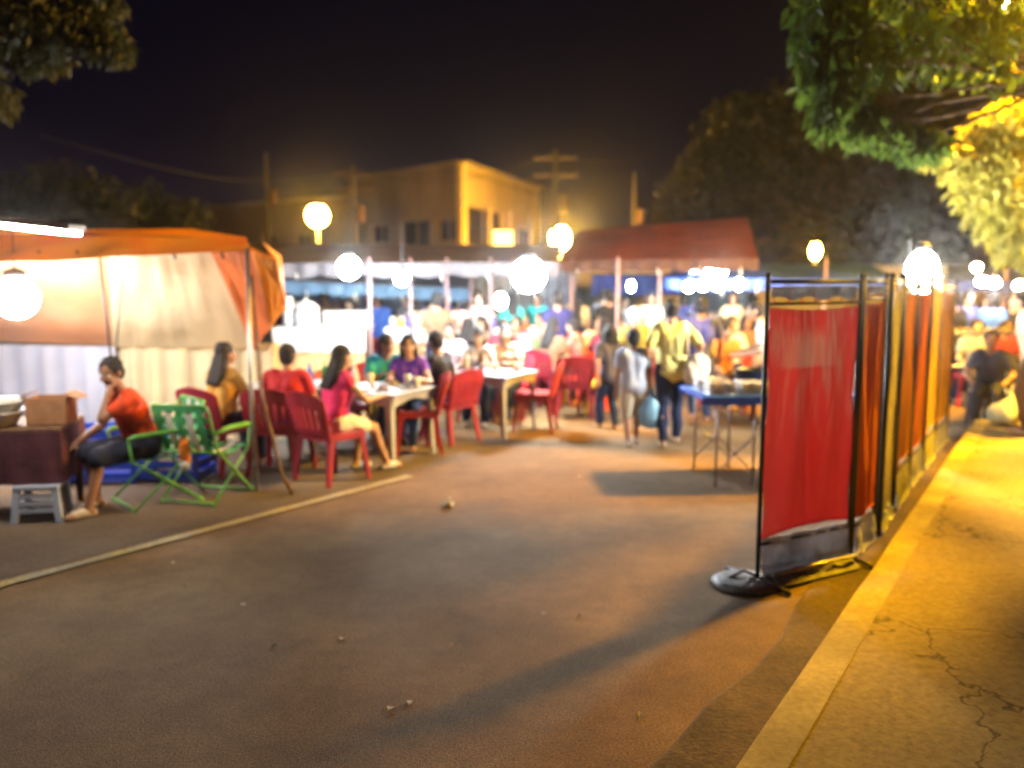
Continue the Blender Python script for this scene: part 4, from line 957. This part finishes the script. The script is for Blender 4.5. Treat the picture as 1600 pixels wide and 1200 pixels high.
# ================================================================== BUILDING
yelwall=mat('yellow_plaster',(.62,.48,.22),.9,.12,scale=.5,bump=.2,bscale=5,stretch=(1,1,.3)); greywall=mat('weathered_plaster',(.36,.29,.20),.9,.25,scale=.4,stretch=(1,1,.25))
dark=mat('dark_opening',(.02,.018,.02),.7,.2)
C=D(722,255,45); RR=D(843,297,57.8); LL=D(546,284,53)
bt=thing('building','two-storey flat-roofed building with a bright yellow side lit by a street lamp','building',(C.x,C.y,0))
def facade(A,B,ztop,openings,m,name,th=.35):
    """wall with real openings (u0,u1,z0,z1 in metres along)"""
    A=V((A.x,A.y,0));B=V((B.x,B.y,0)); L=(B-A).length; u=(B-A)/L; n=V((u.y,-u.x,0))
    if n.y>0: n=-n
    xs=sorted({0,L,*[q for o_ in openings for q in o_[:2]]}); zs=sorted({0,ztop,*[q for o_ in openings for q in o_[2:4]]})
    b=MB()
    for i in range(len(xs)-1):
        for j in range(len(zs)-1):
            mx=(xs[i]+xs[i+1])/2; mz=(zs[j]+zs[j+1])/2
            if any(o_[0]<mx<o_[1] and o_[2]<mz<o_[3] for o_ in openings): continue
            p=A+u*xs[i]; q=A+u*xs[i+1]; z0,z1=zs[j],zs[j+1]
            vs=[V((*w.xy,z)) for w in (p,q,q-n*th,p-n*th) for z in (z0,z1)]
            b.add(vs,[(0,2,3,1),(2,4,5,3),(4,6,7,5),(6,0,1,7),(1,3,5,7),(0,6,4,2)])
    b.build(name,m,bt,False,True)
    for o_ in openings:
        cx=(o_[0]+o_[1])/2; w=o_[1]-o_[0]; h_=o_[3]-o_[2]; p=A+u*cx-n*(th*.8)+V((0,0,(o_[2]+o_[3])/2)); rz=math.atan2(u.y,u.x)
        b=MB(); b.box(p,(w-.02,.05,h_-.02),rz=rz); wn=b.build('window',dark,bt,False,True)
        b=MB()
        for s_ in (-1,0,1): b.box(p+u*(s_*(w/2-.05))+n*.05,(.08,.05,h_-.03),rz=rz)
        for s_ in (-1,1): b.box(p+V((0,0,s_*(h_/2-.05)))+n*.055,(w-.2,.04,.08),rz=rz)
        b.build('window_frame',greywall,wn,False,True)
    return A,B,u,n
zt=C.z
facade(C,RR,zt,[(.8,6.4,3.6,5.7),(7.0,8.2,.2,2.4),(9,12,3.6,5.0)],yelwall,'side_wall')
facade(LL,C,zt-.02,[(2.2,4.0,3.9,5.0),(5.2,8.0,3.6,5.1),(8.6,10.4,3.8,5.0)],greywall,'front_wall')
b=MB(); a1=V((C.x,C.y,0));a2=V((RR.x,RR.y,0));a3=V((LL.x,LL.y,0)); a4=a2+a3-a1
vs=[V((*q.xy,z)) for q in (a1,a2,a4,a3) for z in (zt-.5,zt-.3)]
b.add(vs,[(0,2,3,1),(2,4,5,3),(4,6,7,5),(6,0,1,7),(1,3,5,7),(0,6,4,2)]); b.build('roof',greywall,bt,False,True)
for (P_,Q_) in ((a1,a2),(a3,a1)):
    u_=(Q_-P_).normalized(); n_=V((u_.y,-u_.x,0)); n_=-n_ if n_.y>0 else n_
    for z_,w_ in ((zt+.06,.5),(3.2,.5)):
        MB().bar(P_+n_*.05+V((0,0,z_)),Q_+n_*.05+V((0,0,z_)),w_,.14,side=(n_.x,n_.y,0)).build('cornice',greywall,bt,False,True)
MB().bar(V((C.x+.12,C.y-.2,0)),V((C.x+.12,C.y-.2,zt)),.3,.3).build('corner_pillar',yelwall,bt,False,True)
for dx in (3.4,6.8): 
    u_=(a2-a1).normalized(); p=a1+u_*dx+V((.25,-.1,0)); MB().bar(p+V((0,0,3.3)),p+V((0,0,5.8)),.22,.22).build('column',yelwall,bt,False,True)
# low wing to the left
bw=thing('low_building','dim low building wing running left behind the left amber lamp','building',(-17,55,0))
W0=D(548,300,53.5); W1=D(330,320,62); zw=W1.z
bt_save=bt; bt=bw
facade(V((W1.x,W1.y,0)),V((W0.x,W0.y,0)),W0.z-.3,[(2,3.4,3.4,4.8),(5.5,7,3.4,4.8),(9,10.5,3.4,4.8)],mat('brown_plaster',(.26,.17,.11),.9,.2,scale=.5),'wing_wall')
MB().bar(V((W1.x,W1.y-.1,W0.z-.25)),V((W0.x,W0.y-.1,W0.z-.25)),.5,.2).build('parapet',greywall,bw,False,True)
bt=bt_save
# lit box sign
p=D(786,376,31)
t=thing('light_box','glowing square amber sign box on a post below the yellow wall','sign',(p.x,p.y,0))
b=MB(); b.box((0,0,p.z),(.78,.18,.78)); b.build('box_frame',black,t)
b=MB(); b.box((0,-.10,p.z),(.70,.02,.70)); b.build('lit_face',emit('amber_sign',(1,.55,.12),7),t)
b=MB(); b.tube([(0,0,0),(0,0,p.z-.38)],.05,10); b.build('post',steel,t,smooth=True)
# utility poles
def pole(label,u,vt,y,arms=True):
    p=D(u,vt,y); t=thing('utility_pole',label,'utility pole',(p.x,p.y,0),0,'utility poles behind the market')
    b=MB(); b.lathe([(.15,0),(.14,2),(.09,p.z)],seg=12); b.build('pole_shaft',mat('pole_wood',(.12,.10,.08),.9,.3,scale=6,stretch=(1,1,.1)),t,smooth=True)
    if arms:
        for z in (p.z-.4,p.z-1.1):
            b=MB(); b.bar((-.9,0,z),(.9,0,z),.09,.09); a_=b.build('crossarm',wood,t)
            for q in (-.8,-.4,.4,.8): b=MB(); b.lathe([(.04,z+.04),(.05,z+.1),(.02,z+.18)],c=(q,0,0),seg=8); b.build('insulator',black,a_)
    b=MB(); b.lathe([(.18,p.z-2.6),(.2,p.z-2.55),(.2,p.z-1.9),(.16,p.z-1.85)],c=(.32,-.1,0),seg=12); b.build('transformer',wood,t,smooth=True)
    return t
pole('utility pole with crossarms right of the yellow wall',868,232,36); pole('utility pole in front of the grey face of the building',551,258,40); pole('thin pole sticking up behind the left end of the red canopy',992,268,44,False)
pole('thin pole far left above the tent',415,238,44,False)
for k,(a_,c_,l) in enumerate([((868,240,36),(551,266,40),'overhead wire between the two crossarm poles'),((551,266,40),(60,210,22),'overhead wire running left over the tent from the building pole'),((868,246,36),(1300,150,24),'overhead wire running right into the dark tree')]):
    A_=D(*a_);B_=D(*c_); t=thing('overhead_wire',l,'wire',A_)
    b=MB(); b.tube([A_.lerp(B_,i/16)-V((0,0,1.0*math.sin(math.pi*i/16)*.8)) for i in range(17)],.009,5); b.build('cable',black,t,False,True)
# ================================================================== TREES
def leafmat(name,c,c2,tr=.45): return mat(name,c,.55,0,c2=c2,scale=1.4,trans=tr,spec=.35)
def leaves(b, centers, n, size, rnd, droop=.5, asp=2.4):
    for _ in range(n):
        c,r=rnd.choice(centers)
        d=V((rnd.gauss(0,1),rnd.gauss(0,1),rnd.gauss(0,1))).normalized()*(rnd.random()**.45)
        p=V(c)+V((d.x*r[0],d.y*r[1],d.z*r[2]))
        s=size*rnd.uniform(.6,1.3)
        ax=V((rnd.gauss(0,1),rnd.gauss(0,1),rnd.gauss(0,.6)-droop*2)).normalized()
        sd=ax.cross(V((rnd.gauss(0,1),rnd.gauss(0,1),rnd.gauss(0,1)))).normalized(); nn=ax.cross(sd)
        a=p; m1=p+ax*s*.45+sd*s/asp*.5+nn*s*.05; m2=p+ax*s*.45-sd*s/asp*.5+nn*s*.05; e=p+ax*s-nn*s*.06; mid=p+ax*s*.5-nn*s*.03
        b.add([a,m1,e,m2,mid],[(0,1,4),(1,2,4),(2,3,4),(3,0,4)])
bark=mat('bark',(.09,.065,.045),.9,.35,scale=8,bump=.8,bscale=18,stretch=(1,1,.25))
def limb(b,p,q,r0,r1,rnd,n=6,w=.12):
    p=V(p);q=V(q); L=(q-p).length; pts=[p.lerp(q,i/n)+ (V((rnd.uniform(-1,1),rnd.uniform(-1,1),rnd.uniform(-.5,.5)))*w*L*.18 if 0<i<n else V((0,0,0))) for i in range(n+1)]
    b.tube(pts,[r0+(r1-r0)*i/n for i in range(n+1)],10)
def tree(label,base,fork,centers,n,size,lm,tr=.25,seed=0,droop=.5,name='tree'):
    rnd=random.Random(seed); base=V(base); t=thing(name,label,'tree',base)
    b=MB(); limb(b,base-V((0,0,.1)),fork,tr,tr*.7,rnd,8,.2)
    b.tube([base-V((0,0,.05)),base+V((0,0,.35))],[tr*1.6,tr*1.02],12)
    trk=b.build('trunk',bark,t,True,True)
    b=MB(); F_=V(fork)
    for c,r in centers:
        c=V(c); limb(b,F_,c,tr*.42,tr*.10,rnd,7)
        for _ in range(5):
            e=c+V((rnd.uniform(-1,1)*r[0],rnd.uniform(-1,1)*r[1],rnd.uniform(-1,1)*r[2]))*.8; limb(b,c.lerp(F_,rnd.random()*.3),e,tr*.12,tr*.03,rnd,4)
    b.build('limbs',bark,t,True,True)
    b=MB(); leaves(b,centers,n,size,rnd,droop); b.build('crown',lm,t,False,True)
    return t
rnd=random.Random(4)
# near tree, top right: overhanging branches
c=[]
def cl(u,v,y,r): c.append((D(u,v,y),r))
for (u,v,y,r) in [(1290,20,7.4,(.30,.5,.42)),(1330,90,7.4,(.36,.5,.40)),(1275,90,7.6,(.16,.3,.34)),(1400,60,7.8,(.45,.6,.5)),(1300,165,7.3,(.17,.3,.25)),(1350,190,7.5,(.20,.3,.18)),(1480,40,8,(.5,.6,.5)),(1560,60,8,(.4,.6,.45)),(1440,220,7.6,(.20,.3,.14)),(1390,205,7.6,(.16,.3,.12)),(1330,-40,7.4,(.5,.6,.3)),(1480,-60,7.6,(.8,.8,.35)),(1640,-20,8,(.5,.8,.5))]: cl(u,v,y,r)
c+=[(V((4.85,6.6,3.05)),(.45,.5,.32)),(V((5.5,6.8,3.2)),(.6,.5,.4)),(V((5.1,6.2,3.1)),(.5,.5,.35)),(V((5.0,6.9,3.5)),(.5,.4,.3))]  # off-frame leaf clusters added to shade the near pavement
base=G(1850,640); base.z=.12
tree('near leafy tree hanging down over the top right, partly lit green and yellow',base,D(1680,120,8.6),c,4600,.155,leafmat('green_leaf',(.025,.055,.010),(.09,.15,.022)),.07,4,.9)
c=[]
for (u,v,y,r) in [(1555,230,9.4,(.42,.5,.45)),(1595,270,9.4,(.45,.5,.5)),(1530,290,9.6,(.28,.4,.32)),(1580,190,9.3,(.3,.4,.3)),(1560,340,9.7,(.32,.4,.30)),(1590,385,9.8,(.25,.4,.22)),(1460,235,9.2,(.12,.2,.14)),(1500,255,9.3,(.2,.3,.2))]: cl(u,v,y,r)
base=V((8.2,10.9,.12))
tree('smaller tree at the right edge with leaves glowing yellow under the street lamp',base,D(1740,330,10.6),c,4600,.135,leafmat('yellow_green_leaf',(.26,.25,.03),(.40,.36,.05)),.16,5,.6)
# big dark tree behind
c=[]
for (u,v,y,r) in [(1100,330,31,(2.0,2,1.8)),(1060,380,31,(1.6,2,1.2)),(1180,240,31,(2.6,2.5,2.2)),(1130,270,31,(1.8,2,1.6)),(1260,190,32,(3.0,2.5,1.9)),(1340,260,32,(3.2,3,2.4)),(1250,320,31,(2.8,2.5,2.0)),(1420,330,32,(3.0,2.5,2.2)),(1480,270,33,(3,2.5,2.2)),(1480,380,32,(1.6,2,1.2)),(1160,180,32,(1.2,1.4,.8)),(1380,180,33,(2.6,2,1.6)),(1340,370,31,(2.4,2,1.2))]: cl(u,v,y,r)
tree('huge dark spreading tree behind the red canopy, amber lit from below',(12.2,31.5,0),(12.4,31.5,3.2),c,20000,.34,leafmat('dark_leaf',(.022,.028,.009),(.05,.048,.016),.3),.5,6,.3)
# top left branch
c=[]
for (u,v,y,r) in [(40,40,9,(.5,.5,.4)),(110,30,9,(.4,.5,.35)),(160,60,9,(.28,.3,.25)),(185,75,9,(.12,.2,.14)),(60,90,9.2,(.35,.4,.14)),(0,155,9,(.15,.3,.18)),(-40,60,9,(.6,.6,.5)),(150,0,9,(.3,.3,.2)),(10,-30,9,(.9,.6,.3))]: cl(u,v,y,r)
tree('dim olive tree branch hanging in at the top left corner',(-7.4,9.2,0),D(-110,60,9.3),c,4200,.11,leafmat('olive_leaf',(.03,.032,.008),(.06,.052,.012)),.2,7,.8)
# dim trees far left and centre
for k,(lb,u0,v0,y,w,h_) in enumerate([('faint round tree behind the tent at the far left',90,330,26,3.6,1.2),('faint low tree between the tent and the low building',230,350,34,2.6,1.2)]):
    c=[(D(u0+dx,v0+dy,y),(w*.45,1.5,h_)) for dx,dy in ((-60,0),(0,-22),(60,0),(20,14))]
    p=D(u0,v0,y); tree(lb,(p.x,y,0),(p.x,y,2.0),c,3500,.28,MATS['dark_leaf'],.25,20+k)
# ================================================================== BACKGROUND CROWD
rnd=random.Random(77)
cols={'white':(.66,.65,.62),'pale pink':(.62,.42,.42),'cream':(.6,.52,.38),'navy':(.04,.05,.16),'brown':(.16,.09,.05),'grey':(.25,.25,.27),'black':(.02,.02,.025),'blue':(.05,.12,.42),'maroon':(.22,.03,.05),'orange':(.55,.18,.04),'green':(.05,.22,.14),'turquoise':(.03,.45,.42),'red':(.5,.04,.04),'khaki':(.32,.25,.13)}
crowd=[ # u, depth, pose, heading, colour, where
(508,15.2,'stand',180,'brown','stall keeper standing behind the food warmer'),
(452,15.4,'stand',150,'maroon','stall keeper standing at the far left behind the pitcher'),
(590,14.8,'stand',170,'blue','person standing behind the counter lamp pole'),
(612,15.0,'sit',10,'red','person seated behind the second white counter'),
(652,14.3,'stand',20,'cream','person standing right behind the counter of jars'),
(668,15.0,'stand',-20,'navy','person standing against the deep blue sheet'),
(692,13.1,'stand',160,'white','pale figure bending over the third counter'),
(715,14.6,'stand',30,'pale pink','person standing left of the middle canopy pole'),
(748,15.1,'stand',175,'grey','person standing just right of the middle canopy pole'),
(772,15.4,'sit',180,'blue','person seated low beneath the small white lamp'),
(800,15.6,'stand',10,'turquoise','person standing below the floodlight on the left'),
(822,15.9,'sit',170,'orange','person seated below the floodlight on the right'),
(840,16.2,'stand',170,'turquoise','person standing right below the floodlight'),
(470,14.6,'sit',160,'grey','person seated behind the long counter, left of the warmer'),
(545,14.3,'stand',185,'cream','person standing behind the display box'),
(575,14.9,'sit',10,'maroon','person seated between the display box and the next counter'),
(636,14.9,'stand',140,'grey','person standing between the two white lamps, half turned'),
(683,12.6,'stand',15,'brown','person standing behind the black-shirted diner'),
(705,12.0,'sit',165,'pale pink','person seated just behind the left of the second table'),
(728,12.7,'sit',-10,'black','person seated at the near side of the third counter'),
(757,13.4,'sit',150,'cream','person seated behind the peach top'),
(786,12.9,'sit',190,'maroon','person seated left of the clear bottle'),
(812,14.2,'sit',20,'navy','person seated in the row behind the green bottle, left'),
(845,14.5,'sit',165,'pale pink','person seated in the row behind the green bottle, right'),
(858,12.2,'sit',-40,'brown','person seated at the right of the third table'),
(888,13.9,'sit',175,'red','person seated directly behind the white and red diner'),
(905,14.4,'sit',30,'black','person seated right of the navy man, second row'),
(930,13.6,'sit',200,'cream','person seated at the far table behind the yellow chair'),
(948,12.9,'sit',10,'maroon','person seated behind the child in dark clothes'),
(1063,13.5,'sit',160,'khaki','person seated behind the white shoulder bag'),
(1085,14.0,'sit',20,'black','person seated behind the man in blue'),
(1142,12.8,'sit',185,'pale pink','person seated left of the white-shirted man'),
(900,15.4,'stand',0,'khaki','person standing behind the white and red diner'),
(920,16.4,'sit',180,'brown','person seated left of the pale red-canopy pole'),
(940,15.8,'stand',-30,'grey','person walking left of the person in black'),
(976,16.6,'stand',190,'white','person standing right of the pale red-canopy pole'),
(1000,15.2,'sit',10,'brown','person seated between the two red-canopy poles'),
(1018,15.8,'stand',170,'cream','person standing behind the white cap'),
(1070,16.5,'stand',0,'navy','person standing between the yellow blouse and the blue shirt'),
(1112,15.6,'sit',170,'orange','person seated under the blue lamp cluster, left'),
(1128,14.6,'sit',150,'maroon','person seated under the blue lamp cluster, middle'),
(1146,15.8,'stand',180,'khaki','person standing under the right end of the blue lamp cluster'),
(1165,13.6,'sit',190,'brown','person seated behind the white-shirted man'),
(1178,16.2,'stand',20,'black','person standing next to the left post of the red screen, far off'),
(1496,12.6,'stand',20,'black','person standing right behind the last screen'),
(1512,13.4,'stand',190,'navy','person standing right of the last screen, second from it'),
(1528,12.4,'sit',170,'grey','person seated behind the railing, left one'),
(1542,14.2,'stand',170,'brown','person standing behind the railing in brown'),
(1556,13.2,'stand',10,'blue','person standing behind the railing in blue'),
(1571,12.6,'sit',180,'maroon','person seated behind the railing, right one'),
(1585,14.0,'stand',160,'black','person standing at the far right edge behind the lamps'),
]
for k,(u,y,pz,hd,cn,where) in enumerate(crowd):
    p=D(u,435,y); h_=rnd.uniform(1.5,1.66)
    lab='%s, in %s'%(where,cn)
    person(lab,p.x,y,hd,h=h_,pose=pz,shirt=cloth(cn.replace(' ','_')+'_far',cols[cn]),pants=denim if rnd.random()<.6 else cloth('far_dark',(.04,.035,.035)),hair=rnd.choice(['short','short','bob','long']),voxel=.024,sk=rnd.choice([skin,skin2]),seed=k+40,face=False,group='background crowd at the stalls',lean=28 if 'bending' in where else None,woman=rnd.random()<.4)
    if pz=='sit': put(chair_m,'maroon chair under the %s'%lab.split(', in')[0],p.x,y,hd)
# right edge: man in pale shirt, railing, bundle, seated person
person('person in a pale peach shirt cut off by the right edge of the picture',5.72,9.3,60,h=1.6,shirt=cloth('pale_peach',(.72,.55,.42)),pants=cloth('brown_d',(.10,.06,.03)),voxel=.013,seed=90,sk=skin2,wide=1.2,lean=14,z0=.13)
person('person in dark clothes sitting low on the pavement by the pale bundle',5.98,10.6,150,h=1.55,pose='sit',shirt=cloth('dark_c',(.05,.05,.07)),pants=cloth('dark_d',(.04,.04,.05)),voxel=.013,seed=91,z0=.0,lean=20)
t=thing('plastic_stool','dark low stool under the person sitting beyond the pavement end','stool',(5.98,10.6,0),.2)
b=MB(); b.box((0,0,.42),(.34,.34,.04)); b.build('seat',mat('dark_plastic',(.03,.03,.05),.4,.1),t)
for sx in (-1,1):
    for sy in (-1,1): MB().bar((sx*.13,sy*.13,.40),(sx*.16,sy*.16,0),.045,.045,.035,.035).build('leg',MATS['dark_plastic'],t)
t=thing('cloth_bundle','pale greenish knotted bundle on the ground at the end of the pavement','bundle',G(1572,665,.13)+V((0,0,.0)),.4)
b=MB(); b.sphere((0,0,.15),(.22,.18,.16),16,12); b.sphere((.05,0,.30),(.06,.06,.08),12,8); b.remesh('bundle_body',.014,cloth('pale_green',(.50,.52,.34)),t,wob=.05,wf=8)
b=MB(); b.cap((.05,0,.34),.03,(.13,0,.42),.02,8); b.cap((.04,0,.34),.03,(-.03,.02,.43),.018,8); b.remesh('knot',.01,cloth('pale_green',(0,0,0)),t)
t=thing('railing','low metal railing with gold beads right of the last screen','railing',(5.75,11.0,0),R(3))
for z in (1.15,.72): b=MB(); b.tube([(-.55,0,z),(.95,0,z)],.018,8); b.build('rail',steel,t,smooth=True)
for xx in (-.55,-.05,.45,.95): b=MB(); b.tube([(xx,0,0),(xx,0,1.15)],.016,8); b.build('post',steel,t,smooth=True)
for k in range(16): MB().sphere((-.5+k*.09,-.03,1.19),(.022,.022,.03),8,6).build('bead',mat('gold_bead',(.6,.38,.08),.25,.1,metal=.7),t,smooth=True)
# ================================================================== AIR, WORLD, CAMERA
HAZE=0.0009
b=MB(); 
x0,x1,y0,y1,z0,z1=-62,62,-8,126,-1.2,16
b.add([(x0,y0,z0),(x1,y0,z0),(x1,y1,z0),(x0,y1,z0),(x0,y0,z1),(x1,y0,z1),(x1,y1,z1),(x0,y1,z1)],[(3,2,1,0),(4,5,6,7),(0,1,5,4),(1,2,6,5),(2,3,7,6),(3,0,4,7)])
m=bpy.data.materials.new('haze_air'); m.use_nodes=True; N=m.node_tree.nodes; N.clear(); oo=N.new('ShaderNodeOutputMaterial'); vv=N.new('ShaderNodeVolumePrincipled')
vv.inputs['Density'].default_value=HAZE; vv.inputs['Color'].default_value=(.9,.9,.9,1); vv.inputs['Anisotropy'].default_value=.94; m.node_tree.links.new(vv.outputs[0],oo.inputs['Volume'])
if HAZE>0:
    o=b.build('haze',m); o['kind']='stuff'
w=bpy.data.worlds.new('World'); scene.world=w; w.use_nodes=True; N=w.node_tree.nodes; L=w.node_tree.links; N.clear()
out=N.new('ShaderNodeOutputWorld'); bg=N.new('ShaderNodeBackground'); tc=N.new('ShaderNodeTexCoord'); sx=N.new('ShaderNodeSeparateXYZ'); cr=N.new('ShaderNodeValToRGB')
L.new(tc.outputs['Generated'],sx.inputs[0]); L.new(sx.outputs['Z'],cr.inputs[0]); L.new(cr.outputs[0],bg.inputs[0]); L.new(bg.outputs[0],out.inputs[0])
e=cr.color_ramp.elements; e[0].position=0.0; e[0].color=(.016,.008,.016,1); e[1].position=.40; e[1].color=(.0002,.0005,.003,1); e.new(.16).color=(.003,.0018,.006,1)
bg.inputs[1].default_value=1.0
cam=bpy.data.cameras.new('Camera'); co=bpy.data.objects.new('Camera',cam); COL.objects.link(co); scene.camera=co
co.location=(0,0,H); co.rotation_euler=(math.pi/2-PITCH,0,0)
cam.sensor_width=36; cam.lens=F/1600*36; cam.clip_end=500; cam.clip_start=.05
cam.dof.use_dof=True; cam.dof.focus_distance=2.7; cam.dof.aperture_fstop=1.25
scene.view_settings.view_transform='Standard'; scene.view_settings.look='None'; scene.view_settings.exposure=0; scene.view_settings.gamma=1
scene.cycles.use_denoising=True; scene.cycles.max_bounces=5; scene.cycles.diffuse_bounces=3; scene.cycles.transmission_bounces=3; scene.cycles.volume_bounces=0
scene.cycles.sample_clamp_indirect=3.0; scene.cycles.sample_clamp_direct=0; scene.cycles.caustics_reflective=False; scene.cycles.caustics_refractive=False
